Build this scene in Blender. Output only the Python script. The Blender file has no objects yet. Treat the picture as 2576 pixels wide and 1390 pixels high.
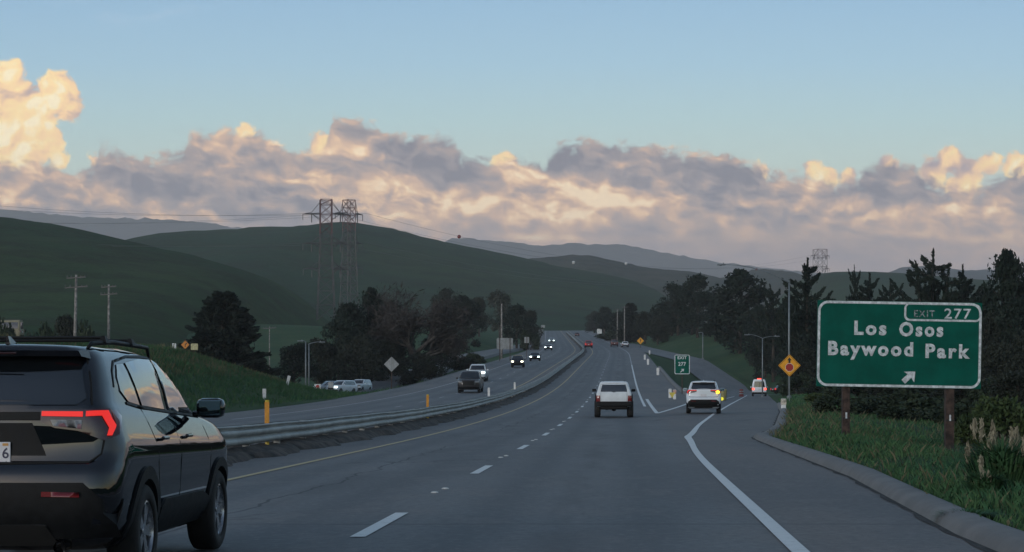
import bpy, bmesh, math, random
import numpy as np
from mathutils import Vector, Matrix
from mathutils.bvhtree import BVHTree
from mathutils.geometry import delaunay_2d_cdt

random.seed(7); rng = np.random.default_rng(7)
S = bpy.context.scene
COL = S.collection
R = math.radians

# ------------------------------------------------------------------ camera
FPX, CX, HY, EYE = 4900.0, 1288.0, 990.0, 1.377       # lens in 2576-wide pixels, centre, eye level, eye height
cam = bpy.data.cameras.new('camera'); cam_o = bpy.data.objects.new('camera', cam); COL.objects.link(cam_o)
cam.sensor_width = 36.0; cam.lens = 36.0 * FPX / 2576.0
cam.shift_y = (HY - 695.0) / 2576.0
cam.clip_start = 0.1; cam.clip_end = 30000
cam_o.location = (0, 0, EYE); cam_o.rotation_euler = (R(90), 0, 0)
S.camera = cam_o

# ------------------------------------------------------------------ light, sky
SUN_EL, SUN_AZ = R(9.0), R(215.0)                      # low sun behind the left shoulder
S.view_settings.view_transform = 'Standard'; S.view_settings.look = 'None'
S.view_settings.exposure = 0.45; S.view_settings.gamma = 1.0
S.cycles.use_denoising = True
S.cycles.max_bounces = 5; S.cycles.diffuse_bounces = 2; S.cycles.glossy_bounces = 3
S.cycles.transparent_max_bounces = 6; S.cycles.volume_bounces = 1
sun = bpy.data.lights.new('sun', 'SUN'); sun.energy = 0.75; sun.angle = R(16); sun.color = (1.0, 0.96, 0.92)
sun_o = bpy.data.objects.new('sun', sun); COL.objects.link(sun_o)
sd = Vector((math.sin(SUN_AZ) * math.cos(SUN_EL), math.cos(SUN_AZ) * math.cos(SUN_EL), math.sin(SUN_EL)))
sun_o.rotation_euler = (-sd).to_track_quat('-Z', 'Y').to_euler()

def srgb(r, g, b):
    f = lambda c: (c / 255 / 12.92) if c / 255 <= 0.04045 else ((c / 255 + 0.055) / 1.055) ** 2.4
    return (f(r), f(g), f(b))

class E:
    """a node-tree value with arithmetic"""
    def __init__(s, t, k): s.t, s.k = t, k
    def _m(s, op, *o, clamp=False):
        n = s.t.nodes.new('ShaderNodeMath'); n.operation = op; n.use_clamp = clamp
        for i, v in enumerate((s,) + o):
            if isinstance(v, E): s.t.links.new(v.k, n.inputs[i])
            else: n.inputs[i].default_value = v
        return E(s.t, n.outputs[0])
    def __add__(s, o): return s._m('ADD', o)
    __radd__ = __add__
    def __sub__(s, o): return s._m('SUBTRACT', o)
    def __rsub__(s, o): return (s * -1.0) + o
    def __mul__(s, o): return s._m('MULTIPLY', o)
    __rmul__ = __mul__
    def __truediv__(s, o): return s._m('DIVIDE', o)
    def max(s, o): return s._m('MAXIMUM', o)
    def min(s, o): return s._m('MINIMUM', o)
    def smin(s, o, k): return s._m('SMOOTH_MIN', o, k)
    def pow(s, o): return s._m('POWER', o)
    def sqrt(s): return s._m('SQRT')
    def exp(s): return s._m('EXPONENT')
    def clamp(s): return s._m('ADD', 0.0, clamp=True)
    def step(s, a, b):
        n = s.t.nodes.new('ShaderNodeMapRange'); n.interpolation_type = 'SMOOTHSTEP'
        s.t.links.new(s.k, n.inputs[0]); n.inputs[1].default_value = a; n.inputs[2].default_value = b
        return E(s.t, n.outputs[0])

def vec(t, x, y, z=0.0):
    n = t.nodes.new('ShaderNodeCombineXYZ')
    for i, v in enumerate((x, y, z)):
        if isinstance(v, E): t.links.new(v.k, n.inputs[i])
        else: n.inputs[i].default_value = v
    return n.outputs[0]

def noise(t, v, scale, detail=4, rough=0.55, dist=0.0, out=0, dim='3D'):
    n = t.nodes.new('ShaderNodeTexNoise'); n.noise_dimensions = dim; n.inputs['Scale'].default_value = scale
    n.inputs['Detail'].default_value = detail; n.inputs['Roughness'].default_value = rough
    n.inputs['Distortion'].default_value = dist
    if v is not None: t.links.new(v, n.inputs['Vector'])
    return E(t, n.outputs[out])

def voro(t, v, scale, smooth=0.4):
    n = t.nodes.new('ShaderNodeTexVoronoi'); n.voronoi_dimensions = '2D'; n.feature = 'SMOOTH_F1'; n.inputs['Scale'].default_value = scale
    n.inputs['Smoothness'].default_value = smooth
    t.links.new(v, n.inputs['Vector']); return E(t, n.outputs['Distance'])

def mixc(t, f, a, b, mode='MIX'):
    n = t.nodes.new('ShaderNodeMix'); n.data_type = 'RGBA'; n.blend_type = mode
    for s, v in ((0, f), (6, a), (7, b)):
        if isinstance(v, E): t.links.new(v.k, n.inputs[s])
        elif isinstance(v, (int, float)): n.inputs[s].default_value = v
        elif isinstance(v, tuple): n.inputs[s].default_value = (*v[:3], 1)
        else: t.links.new(v, n.inputs[s])
    return n.outputs[2]

def ramp(t, f, stops):
    n = t.nodes.new('ShaderNodeValToRGB'); e = n.color_ramp.elements
    while len(e) < len(stops): e.new(0.5)
    for q, (p, c) in zip(e, stops): q.position = p; q.color = (*c[:3], 1)
    t.links.new(f.k if isinstance(f, E) else f, n.inputs[0]); return n.outputs[0]

def curve(t, f, x0, x1, y0, y1, pts):
    n = t.nodes.new('ShaderNodeFloatCurve'); c = n.mapping.curves[0]; n.mapping.use_clip = True
    pts = [((x - x0) / (x1 - x0), (y - y0) / (y1 - y0)) for x, y in pts]
    while len(c.points) < len(pts): c.points.new(0.5, 0.5)
    for p, q in zip(c.points, pts): p.location = q; p.handle_type = 'AUTO_CLAMPED'
    n.mapping.update()
    t.links.new(((f - x0) / (x1 - x0)).clamp().k, n.inputs['Value'])
    return E(t, n.outputs[0]) * (y1 - y0) + y0

def noise2(*q, **k): return noise(*q, dim='2D', **k)

def build_world():
    w = bpy.data.worlds.new('World'); S.world = w; w.use_nodes = True
    t = w.node_tree; bg = t.nodes['Background']; bg.inputs[1].default_value = 0.15
    sky = t.nodes.new('ShaderNodeTexSky'); sky.sky_type = 'NISHITA'; sky.sun_disc = False
    sky.sun_elevation = SUN_EL; sky.sun_rotation = SUN_AZ
    sky.air_density = 1.0; sky.dust_density = 0.6; sky.ozone_density = 2.2
    tc = t.nodes.new('ShaderNodeTexCoord'); sp = t.nodes.new('ShaderNodeSeparateXYZ')
    t.links.new(tc.outputs['Generated'], sp.inputs[0])
    x, y, z = (E(t, sp.outputs[i]) for i in range(3))
    ys = y.max(0.08)
    front = y.step(0.05, 0.35)
    # hundreds of pixels of the photograph's frame = plain tangents of azimuth and elevation
    a = x / ys * 49.0 + 12.88
    b = 9.90 - z / ys * 49.0
    P = vec(t, a, b * 1.25)
    k = 1.02 / 0.15                                          # colours are given as seen; background strength is 0.15
    # ---- clear sky: NISHITA, graded a little towards pale turquoise above the bank
    base0 = base = mixc(t, 1.0, mixc(t, 1.0, sky.outputs[0], SKY_TINT, 'MULTIPLY'), SKY_CAP, 'DARKEN')   # thick cloud covers the setting sun

    grad = ramp(t, (b / 10.0).clamp(), [(0.0, tuple(k * c for c in srgb(136, 176, 206))), (0.16, tuple(k * c for c in srgb(152, 189, 210))),
                                        (0.30, tuple(k * c for c in srgb(170, 200, 204))), (0.42, tuple(k * c for c in srgb(186, 205, 197))), (0.62, tuple(k * c for c in srgb(178, 178, 178)))])
    base = mixc(t, front * (z.step(-0.02, 0.02)) * 0.85 * (1.0 - z.step(0.3, 0.8)), base, grad)
    # ---- puff heightfields
    wrp = noise2(t, P, 0.9, 3, 0.5, out=1)
    wn = t.nodes.new('ShaderNodeVectorMath'); wn.operation = 'MULTIPLY_ADD'
    t.links.new(wrp.k, wn.inputs[0]); wn.inputs[1].default_value = (0.7, 0.7, 0); t.links.new(P, wn.inputs[2])
    W = wn.outputs[0]
    def off(v, dx, dy):
        n = t.nodes.new('ShaderNodeVectorMath'); n.operation = 'ADD'; t.links.new(v, n.inputs[0]); n.inputs[1].default_value = (dx, dy, 0)
        return n.outputs[0]
    def scl(v, sx, sy, rot=0.0):
        n = t.nodes.new('ShaderNodeMapping'); n.vector_type = 'TEXTURE'; n.inputs['Scale'].default_value = (1 / sx, 1 / sy, 1); n.inputs['Rotation'].default_value = (0, 0, rot)
        t.links.new(v, n.inputs[0]); return n.outputs[0]
    def billow(v):
        return (1.0 - voro(t, v, 0.85, 0.6)) * 0.9 + (1.0 - voro(t, v, 2.1, 0.5)) * 0.38 + noise2(t, v, 2.4, 5, 0.6) * 0.55
    def fbm(v):
        return noise2(t, scl(v, 0.50, 1.0, R(24)), 0.62, 6, 0.50) * 1.0 + noise2(t, scl(v, 0.7, 1.0, R(10)), 1.9, 4, 0.5) * 0.30
    def gauss(cx, cy, rx, ry, rot=0.0):
        c, s = math.cos(rot), math.sin(rot)
        u = ((a - cx) * c + (b - cy) * s) / rx; v = ((b - cy) * c - (a - cx) * s) / ry
        return ((u * u + v * v) * -1.0).exp()
    def blobs(lst, k=0.12):
        d = None
        for cx, cy, r in lst:
            q = ((a - cx) * (a - cx) + (b - cy) * (b - cy)).sqrt() - r
            d = q if d is None else d.smin(q, k)
        return d
    # ---- bright cumulus towers, far behind the bank
    tow = blobs(CUMULUS)
    H0, H1, H2 = billow(W), billow(off(W, -0.16, -0.12)), billow(off(W, -0.5, -0.35))
    edge = tow * -1.0 + (H0 - 1.05) * 0.34 + (noise2(t, W, 4.5, 6, 0.65) - 0.5) * 0.30
    al1 = edge.step(-0.02, 0.12)
    lit1 = (0.62 + (H0 - H1) * 1.1 + (H0 - H2) * 0.35 + gauss(0.6, 3.6, 2.2, 1.5) * 0.22 - gauss(22.6, 4.3, 1.6, .6) * 0.2 + (edge.step(0.0, 0.5) - 1.0) * 0.10).clamp()
    c1 = ramp(t, lit1, [(0.0, tuple(k * c for c in srgb(168, 155, 158))), (0.3, tuple(k * c for c in srgb(212, 180, 158))),
                        (0.55, tuple(k * c for c in srgb(250, 210, 160))), (0.8, tuple(k * c for c in srgb(255, 224, 162))), (1.0, tuple(k * c for c in srgb(255, 238, 198)))])
    out = mixc(t, al1 * front, base, c1)
    # ---- grey and rose bank
    top = curve(t, a, -3.0, 29.0, 2.0, 7.0, BANK_TOP)
    F0, F1, F2 = fbm(W), fbm(off(W, -0.20, -0.22)), fbm(off(W, -0.75, -0.8))
    rag = noise2(t, W, 2.6, 8, 0.60)
    dens = (b - top) + (F0 - 0.65) * 0.75 + (rag - 0.5) * 0.85
    al2 = dens.step(-0.06, 0.26)
    low = b.step(4.9, 6.6)
    M = None
    for g in LIGHT:
        q = gauss(*g[:4], g[4]) * g[5]; M = q if M is None else M + q
    lit2 = (0.49 + ((F0 - F1) * 2.2 + (F0 - F2) * 1.0 + (rag - 0.5) * 0.22) * (1.0 - low * 0.6) + M).clamp()
    c2 = ramp(t, lit2, [(0.0, tuple(k * c for c in srgb(122, 120, 129))), (0.25, tuple(k * c for c in srgb(148, 140, 142))), (0.5, tuple(k * c for c in srgb(177, 157, 147))),
                        (0.68, tuple(k * c for c in srgb(207, 174, 150))), (0.86, tuple(k * c for c in srgb(238, 200, 160))), (1.0, tuple(k * c for c in srgb(253, 226, 186)))])
    out = mixc(t, al2 * front, out, c2)
    # ---- long soft bars of stratus near the skyline
    st = noise2(t, scl(P, 0.16, 1.15), 1.0, 3, 0.45)
    c3 = mixc(t, st.step(0.36, 0.72), tuple(k * c for c in srgb(140, 132, 138)), tuple(k * c for c in srgb(190, 163, 146)))
    out = mixc(t, b.step(5.4, 6.5) * front * 0.6, out, c3)
    # ---- thin wisps high up
    wi = noise2(t, scl(W, 0.35, 1.3, R(-4)), 1.1, 5, 0.6).step(0.5, 0.85) * gauss(2.6, 0.3, 2.2, 0.28) * 0.5
    out = mixc(t, wi * front, out, tuple(k * c for c in srgb(190, 205, 222)))
    bg2 = t.nodes.new('ShaderNodeBackground'); bg2.inputs[1].default_value = 0.15; ms = t.nodes.new('ShaderNodeMixShader')
    t.links.new(base0, bg.inputs[0]); t.links.new(out, bg2.inputs[0]); t.links.new(front.k, ms.inputs[0])
    t.links.new(bg.outputs[0], ms.inputs[1]); t.links.new(bg2.outputs[0], ms.inputs[2])
    t.links.new(ms.outputs[0], t.nodes['World Output'].inputs[0])
    w.cycles.sampling_method = 'MANUAL'; w.cycles.sample_map_resolution = 512

SKY_CAP = (7.0, 7.0, 7.0)
SKY_TINT = (1.26, 1.03, 0.90)
CUMULUS = [(-0.3, 2.2, 0.85), (0.35, 1.75, .32), (1.45, 2.35, 0.62), (1.75, 2.75, .42), (0.5, 3.0, 1.0), (0.3, 3.9, 0.8), (1.2, 3.55, 0.52), (1.5, 4.0, .28), (-1.6, 2.6, 1.5),
           (6.15, 3.32, 0.28), (2.48, 4.1, 0.24), (8.05, 3.7, .36), (9.15, 3.95, .38), (12.75, 4.15, 0.36), (13.1, 4.4, .3), (20.42, 4.22, 0.33), (20.8, 4.45, .3), (19.1, 4.4, .28), (21.4, 4.4, .25),
           (23.45, 4.35, .36), (23.9, 4.05, .36), (24.35, 4.3, .42), (24.9, 4.1, .36), (25.6, 4.15, .42), (26.6, 3.9, .6), (24.2, 4.7, .4), (22.3, 4.2, .35)]
BANK_TOP = [(-3, 4.1), (-1, 4.0), (0, 3.92), (0.6, 3.98), (1.0, 3.9), (1.5, 4.06), (1.85, 4.22), (2.3, 4.15), (2.6, 3.78), (3.1, 3.84), (3.8, 3.92), (4.5, 3.9), (4.8, 3.4), (5.1, 3.3), (5.8, 3.36), (6.4, 3.34), (7.1, 3.56),
            (7.6, 3.78), (8.2, 3.6), (8.4, 2.9), (8.8, 2.92), (9.4, 3.2), (10.2, 3.42), (11.1, 3.42), (11.6, 3.8), (12.2, 3.92), (12.9, 3.95), (13.5, 3.9), (14.2, 3.52), (14.8, 3.42), (15.5, 3.62), (16.5, 3.72), (17.2, 3.9),
            (18.5, 3.96), (19.0, 4.2), (19.9, 4.36), (20.9, 4.5), (21.5, 4.5), (21.9, 4.15), (22.6, 4.02), (23.2, 4.3), (24.5, 4.7), (25.5, 4.3), (26.2, 4.35), (29, 4.3)]
# where the low sun catches or misses the bank: centre, radii, tilt, amount
LIGHT = [(6.0, 3.75, 1.6, .34, .22, -.30), (10.2, 3.75, 2.2, .46, .32, -.32), (8.2, 3.85, .6, .2, .1, .1), (9.15, 3.85, .5, .2, .2, .5), (15.2, 4.0, 1.5, .42, .15, -.36), (17.6, 4.25, 2.0, .36, .2, -.34),
         (12.9, 4.2, .7, .35, .45, .5), (14.0, 4.62, 1.0, .2, .45, .32), (15.5, 5.0, .8, .18, .5, .30), (17.1, 4.9, .7, .17, .5, .30), (18.4, 5.0, .6, .14, .4, .24), (12.4, 5.1, 3.4, .6, .25, .07), (6.8, 4.4, 3.0, .24, .1, .22), (5.2, 4.85, 2.4, .42, .1, -.22),
         (1.2, 4.35, 1.8, .4, .1, -.14), (10.6, 4.6, 3.0, .35, .3, .16), (22.6, 4.4, 1.2, .35, .05, -.28), (3.0, 5.5, 4.5, .32, .03, -.32), (21.5, 5.1, 3.0, .3, .25, .14), (13.6, 6.0, 1.7, .12, .03, .38), (24.6, 6.0, 2.2, .13, .06, .34), (18.5, 6.25, 5.0, .35, 0.0, -.2), (17.2, 5.9, .5, .22, .4, .26),
         (2.6, 4.95, .9, .25, .4, .2), (7.2, 3.6, .35, .2, .3, .4), (4.0, 4.1, .8, .16, .2, .25)]
build_world()

# ------------------------------------------------------------------ helpers
def mat(name, color, rough=0.6, metal=0.0, var=0.12, vscale=6.0, bump=0.0, bscale=40.0, emit=None, estr=0.0, coat=0.0, spec=0.5, tint=None):
    m = bpy.data.materials.new(name); m.use_nodes = True
    t = m.node_tree; p = t.nodes['Principled BSDF']
    p.inputs['Roughness'].default_value = rough; p.inputs['Metallic'].default_value = metal
    p.inputs['Specular IOR Level'].default_value = spec
    p.inputs['Coat Weight'].default_value = coat; p.inputs['Coat Roughness'].default_value = 0.02
    tc = t.nodes.new('ShaderNodeTexCoord').outputs['Object']
    if var:
        n = noise(t, tc, vscale, 5, 0.6)
        c2 = tint if tint else tuple(c * (1 - var * 2.2) for c in color)
        c1 = tuple(min(1, c * (1 + var)) for c in color)
        t.links.new(mixc(t, n.step(0.32, 0.7), c2, c1), p.inputs['Base Color'])
        t.links.new((n * 0.25 + (rough - 0.12)).clamp().k, p.inputs['Roughness'])
    else: p.inputs['Base Color'].default_value = (*color, 1)
    if bump:
        b = t.nodes.new('ShaderNodeBump'); b.inputs['Strength'].default_value = bump; b.inputs['Distance'].default_value = 0.02
        t.links.new(noise(t, tc, bscale, 4, 0.6).k, b.inputs['Height']); t.links.new(b.outputs[0], p.inputs['Normal'])
    if emit:
        p.inputs['Emission Color'].default_value = (*emit, 1); p.inputs['Emission Strength'].default_value = estr
    return m

def link(o, parent=None):
    COL.objects.link(o)
    if parent is not None: o.parent = parent
    return o

def mesh(name, vs, fs, m=None, parent=None, smooth=False, mi=None):
    me = bpy.data.meshes.new(name); me.from_pydata([tuple(v) for v in vs], [], [tuple(f) for f in fs])
    for q in (m if isinstance(m, (list, tuple)) else [m]):
        if q: me.materials.append(q)
    if mi is not None: me.polygons.foreach_set('material_index', mi)
    if smooth: me.polygons.foreach_set('use_smooth', [True] * len(me.polygons))
    me.update()
    return link(bpy.data.objects.new(name, me), parent)

def tag(o, label=None, cat=None, group=None, kind=None):
    if label: o['label'] = label
    if cat: o['category'] = cat
    if group: o['group'] = group
    if kind: o['kind'] = kind
    return o

def thing(name, label, cat, loc=(0, 0, 0), rz=0.0, group=None, rx=0.0, ry=0.0):
    o = link(bpy.data.objects.new(name, None)); o.location = loc; o.rotation_euler = (rx, ry, rz); o.empty_display_size = 0.3
    return tag(o, label, cat, group)

def kids(o): return [c for c in COL.objects if c.parent == o]
KIDS = {}
def copy_tree(o, parent=None):
    c = o.copy(); COL.objects.link(c); c.parent = parent
    if o.name not in KIDS: KIDS[o.name] = kids(o)
    for ch in KIDS[o.name]: copy_tree(ch, c)
    return c

class MB:
    """collects simple shapes, then links them as one mesh object"""
    def __init__(s): s.v, s.f = [], []
    def add(s, vs, fs):
        n = len(s.v); s.v += [tuple(v) for v in vs]; s.f += [tuple(i + n for i in f) for f in fs]; return s
    def box(s, c, d, rot=None, bev=0.0):
        x, y, z = (q / 2 for q in d)
        if bev:
            b = min(bev, x * .9, y * .9, z * .9); vs = []; bm = bmesh.new(); bmesh.ops.create_cube(bm, size=1)
            for v in bm.verts: v.co = Vector((v.co.x * 2 * x, v.co.y * 2 * y, v.co.z * 2 * z))
            bmesh.ops.bevel(bm, geom=bm.edges[:], offset=b, segments=2, affect='EDGES', profile=0.5)
            vs = [v.co.copy() for v in bm.verts]; bm.verts.index_update(); fs = [[v.index for v in f.verts] for f in bm.faces]; bm.free()
        else:
            vs = [Vector((i * x, j * y, k * z)) for i in (-1, 1) for j in (-1, 1) for k in (-1, 1)]
            fs = [(0, 1, 3, 2), (4, 6, 7, 5), (0, 4, 5, 1), (2, 3, 7, 6), (0, 2, 6, 4), (1, 5, 7, 3)]
        if rot is not None: vs = [rot @ v for v in vs]
        return s.add([v + Vector(c) for v in vs], fs)
    def tube(s, pts, r, n=8, cap=True):
        pts = [Vector(p) for p in pts]; rs = r if isinstance(r, (list, tuple)) else [r] * len(pts); vs, fs = [], []
        for i, p in enumerate(pts):
            d = (pts[min(i + 1, len(pts) - 1)] - pts[max(i - 1, 0)]).normalized()
            u = d.cross(Vector((0, 0, 1)) if abs(d.z) < 0.95 else Vector((1, 0, 0))).normalized(); w = d.cross(u)
            for k in range(n):
                q = 2 * math.pi * k / n; vs.append(p + rs[i] * (math.cos(q) * u + math.sin(q) * w))
        for i in range(len(pts) - 1):
            for k in range(n): fs.append((i * n + k, i * n + (k + 1) % n, (i + 1) * n + (k + 1) % n, (i + 1) * n + k))
        if cap: fs += [tuple(range(n))[::-1], tuple((len(pts) - 1) * n + k for k in range(n))]
        return s.add(vs, fs)
    def lathe(s, prof, n=24, axis='Z', c=(0, 0, 0)):
        vs, fs = [], []
        for (r, h) in prof:
            for k in range(n):
                q = 2 * math.pi * k / n; a, b = r * math.cos(q), r * math.sin(q)
                vs.append(Vector((a, b, h) if axis == 'Z' else (h, a, b)) + Vector(c))
        for i in range(len(prof) - 1):
            for k in range(n): fs.append((i * n + k, i * n + (k + 1) % n, (i + 1) * n + (k + 1) % n, (i + 1) * n + k))
        return s.add(vs, fs)
    def prism(s, poly, y0, y1):
        """polygon in x-z, extruded along y"""
        n = len(poly); vs = [(x, y0, z) for x, z in poly] + [(x, y1, z) for x, z in poly]
        return s.add(vs, [tuple(range(n)), tuple(range(2 * n - 1, n - 1, -1))] + [(i, i + n, (i + 1) % n + n, (i + 1) % n) for i in range(n)])
    def build(s, name, m, parent=None, smooth=False): return mesh(name, s.v, s.f, m, parent, smooth)

def smooth_angle(o, ang=35):
    me = o.data; me.polygons.foreach_set('use_smooth', [True] * len(me.polygons))
    bm = bmesh.new(); bm.from_mesh(me)
    for e in bm.edges:
        if len(e.link_faces) == 2 and e.calc_face_angle(0) > R(ang): e.smooth = False
    bm.to_mesh(me); bm.free(); return o

def at(dx, dy, y): return Vector(((dx - CX) * y / FPX, y, EYE + (HY - dy) * y / FPX))

# ------------------------------------------------------------------ the lie of the land
_ys = np.arange(-400.0, 9000.0, 1.0)
_sl = np.interp(_ys, [-400, 380, 520, 1150, 1300, 9000], [.0567, .0567, .018, .018, .03, .03])
_xx = np.cumsum(_sl); _xx += -2.53 - np.interp(0, _ys, _xx)
def xr(y): return np.interp(y, _ys, _xx)                # lane line between the two near lanes
_gr = np.interp(_ys, [-400, 50, 230, 470, 520, 1580, 1760, 2200, 9000], [0, 0, .036, .036, .0405, .0405, 0, 0, 0])
_zz = np.cumsum(_gr); _zz -= np.interp(0, _ys, _zz)
def zr(y): return np.interp(y, _ys, _zz)                # highway profile
def oM(y): return np.interp(y, [0, 19, 32, 58, 100], [5.75, 5.75, 6.25, 6.45, 7.6])
def xc(y): return np.interp(y, [0, 58, 61, 105, 150, 280, 300, 340, 400, 480, 560], [-99, 2.5, 3.0, 8.6, 14.4, 31.6, 34.5, 36.6, 36.0, 32.6, 32.6])   # ramp centre
def wL(y): return np.interp(y, [0, 150, 280, 560], [2.3, 2.4, 2.6, 2.6])
def wRt(y): return np.interp(y, [0, 61, 75, 110, 150, 280, 320, 560], [4.6, 4.6, 5.3, 5.9, 6.0, 5.4, 4.0, 3.4])
def zP(y): return np.interp(y, [0, 60, 80, 100, 150, 280, 310, 325, 345, 400, 480, 560, 600], [0, .01, .09, .25, .5, 1.0, 1.3, 1.9, 3.4, 8.3, 12.2, 15.5, 17.1])
def oA(y): return np.where(y < 100, oM(y), np.maximum(xc(y) - wL(y) - xr(y), oM(y) + .02))
def oB(y): return np.where(y < 58, oM(y) + .02, np.maximum(xc(y) + wRt(y) - xr(y), oM(y) + .04))
def zRamp(y): return np.where(y < 100, zr(y), np.where(y > 560, zr(y), zP(y)))

YT = [-300, 0, 60, 100, 150, 190, 225, 260, 300, 340, 400, 480, 600, 800, 1150, 1600, 1760, 2500, 9000]
LO = [19.3, 21, 26, 32, 40, 55, 80, 150, 400, 4000]       # metres left of the lane line -> height above / below
LT = [[0, .3, 2, 3.4, 4, 4, 5, 10, 25, 25], [0, .3, 2, 3.4, 4, 4, 5, 10, 25, 25], [.05, .4, 2.2, 3.6, 4.2, 4, 4.5, 10, 25, 25], [.3, .8, 2.6, 4.0, 4.3, 4, 4, 9, 25, 25],
      [1.0, .95, 2.7, 4.5, 4.2, 3.5, 4, 8, 25, 25], [1.9, 1.15, 1.0, 2.4, 2.2, 2, 3, 8, 25, 25], [2.9, 1.6, .9, .8, .8, 1, 2, 6, 22, 25], [4.2, 2.6, 1.2, .9, .9, 1, 2, 6, 22, 25],
      [5.7, 5.2, 3.9, 2.6, 2, 2, 3, 6, 20, 25], [7.2, 6.9, 5.9, 4.7, 4.5, 4, 4, 6, 20, 25], [9.3, 9.1, 8.6, 8.3, 8, 8, 8, 9, 18, 25], [12.2, 12.1, 12.4, 14.5, 16, 17, 17, 17, 18, 20], [17.1, 17.3, 18, 19, 20, 21, 22, 22, 22, 22],
      [25.2, 25.5, 26, 27, 28, 28, 28, 28, 26, 22], [39.4, 39.6, 40, 41, 41, 41, 40, 38, 30, 22], [57.5, 57.8, 58, 58, 58, 57, 56, 50, 35, 22], [61, 61, 61, 61, 60, 58, 56, 50, 35, 22], [55, 55, 55, 55, 54, 52, 50, 46, 35, 22], [20] * 10]
RQ = [0, 2, 5, 10, 20, 40, 100, 400, 4000]                # metres right of the pavement's edge
RT = [[-.12, .12, -.4, -.8, -1.1, -1.2, -1, -1, -1], [-.12, .12, -.4, -.8, -1.1, -1.2, -1, -1, -1], [-.1, .18, -.32, -.8, -1.1, -1.2, -1, -1, -1], [.1, .7, .7, .2, -.2, -.6, -.6, -1, -1],
      [.35, 1.0, 1.1, .8, .5, 0, 0, 0, -1], [.65, 1.2, 1.2, 1.0, .7, .5, .5, 0, -1], [.8, 1.3, 1.3, 1.2, 1, 1, 1, 0, -1], [.95, 1.3, 1.3, 1.3, 1.4, 1.6, 2, 2, 2], [1.2, 1.2, 1.3, 1.5, 2, 3, 4, 5, 5],
      [3.3, 3.0, 3.2, 3.8, 5, 7, 9, 10, 8], [8.2, 8.4, 9.2, 10.5, 13, 15, 16, 16, 12], [12, 12.6, 13.6, 15, 17, 18, 18, 18, 14], [17, 17, 18, 19, 20, 21, 21, 20, 16], [25, 25, 26, 27, 28, 28, 27, 24, 18],
      [39.3, 39, 39, 39, 38, 36, 33, 28, 20], [57.5, 57.5, 57.5, 57, 56, 52, 46, 34, 24], [61, 61, 61, 60, 58, 54, 48, 34, 24], [55, 55, 55, 54, 52, 50, 46, 34, 24], [20] * 9]
LT, RT = np.array(LT, float), np.array(RT, float)
def table(tab, cols, c, y):
    rows = np.array([np.interp(y, YT, tab[:, k]) for k in range(tab.shape[1])])
    c = np.clip(c, cols[0], cols[-1]); i = np.clip(np.searchsorted(cols, c, side='right') - 1, 0, len(cols) - 2)
    ca = np.array(cols, float); f = (c - ca[i]) / (ca[i + 1] - ca[i]); j = np.arange(len(y))
    return rows[i, j] * (1 - f) + rows[i + 1, j] * f
def lump(x, y):
    return (np.sin(x * .31 + y * .07) * np.cos(y * .23 - x * .11) * .5 + np.sin(x * .83 + 2) * np.sin(y * .61 + 1) * .25 + np.sin(x * .05 + y * .021) * 1.2)
def land(x, y, under=True):
    x = np.atleast_1d(np.asarray(x, float)); y = np.atleast_1d(np.asarray(y, float)); o = x - xr(y)
    om, oa, ob = oM(y), oA(y), oB(y); z = zr(y).copy(); d = 0.35 if under else 0.0
    road = (o > -18.9) & (o < om - .3); z = np.where(road, z - d, z)
    gore = (o >= om - .3) & (o < oa)
    f = np.clip((o - om) / np.maximum(oa - om, .1), 0, 1)
    zg = zr(y) * (1 - f) + zRamp(y) * f - np.where(y > 150, np.sin(f * math.pi) * .35, d)
    z = np.where(gore, zg, z)
    rp = (o >= oa) & (o < ob - .3); z = np.where(rp & (y < 565), zRamp(y) - d, z)
    left = o <= -18.9; amp = np.clip((np.abs(o) - 20) / 15, 0, 1) * .25 + np.clip((np.abs(o) - 60) / 100, 0, 1) * 1.2
    zl = table(LT, LO, -o, y) + lump(x, y) * amp
    z = np.where(left, zl, z)
    rt = o >= ob - .3; q = np.maximum(o - ob, 0); amp = np.clip((q - 2) / 8, 0, 1) * .22 + np.clip((q - 60) / 100, 0, 1) * 1.0
    z = np.where(rt, table(RT, RQ, q, y) + lump(x, y) * amp, z)
    return z
def gz(x, y): return float(land(x, y, False)[0])

M = {}
def ground_mat():
    m = bpy.data.materials.new('meadow'); m.use_nodes = True; t = m.node_tree; p = t.nodes['Principled BSDF']
    p.inputs['Roughness'].default_value = 0.95; p.inputs['Specular IOR Level'].default_value = 0.1
    g = t.nodes.new('ShaderNodeTexCoord').outputs['Object']
    n1 = noise(t, g, .09, 5, .6); n2 = noise(t, g, 1.3, 5, .65); n3 = noise(t, g, 9, 4, .6)
    c = mixc(t, n1.step(.35, .66), (.028, .076, .034), (.052, .096, .040))
    c = mixc(t, (n2 * .7 + n3 * .3).step(.42, .66) * .65, c, (.07, .064, .036))
    c = mixc(t, n3.step(.5, .75) * .5, c, (.018, .036, .016))
    t.links.new(c, p.inputs['Base Color'])
    b = t.nodes.new('ShaderNodeBump'); b.inputs['Strength'].default_value = .8; b.inputs['Distance'].default_value = .15
    t.links.new((n3 * .5 + n2).k, b.inputs['Height']); t.links.new(b.outputs[0], p.inputs['Normal'])
    return m
M['meadow'] = ground_mat()

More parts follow.
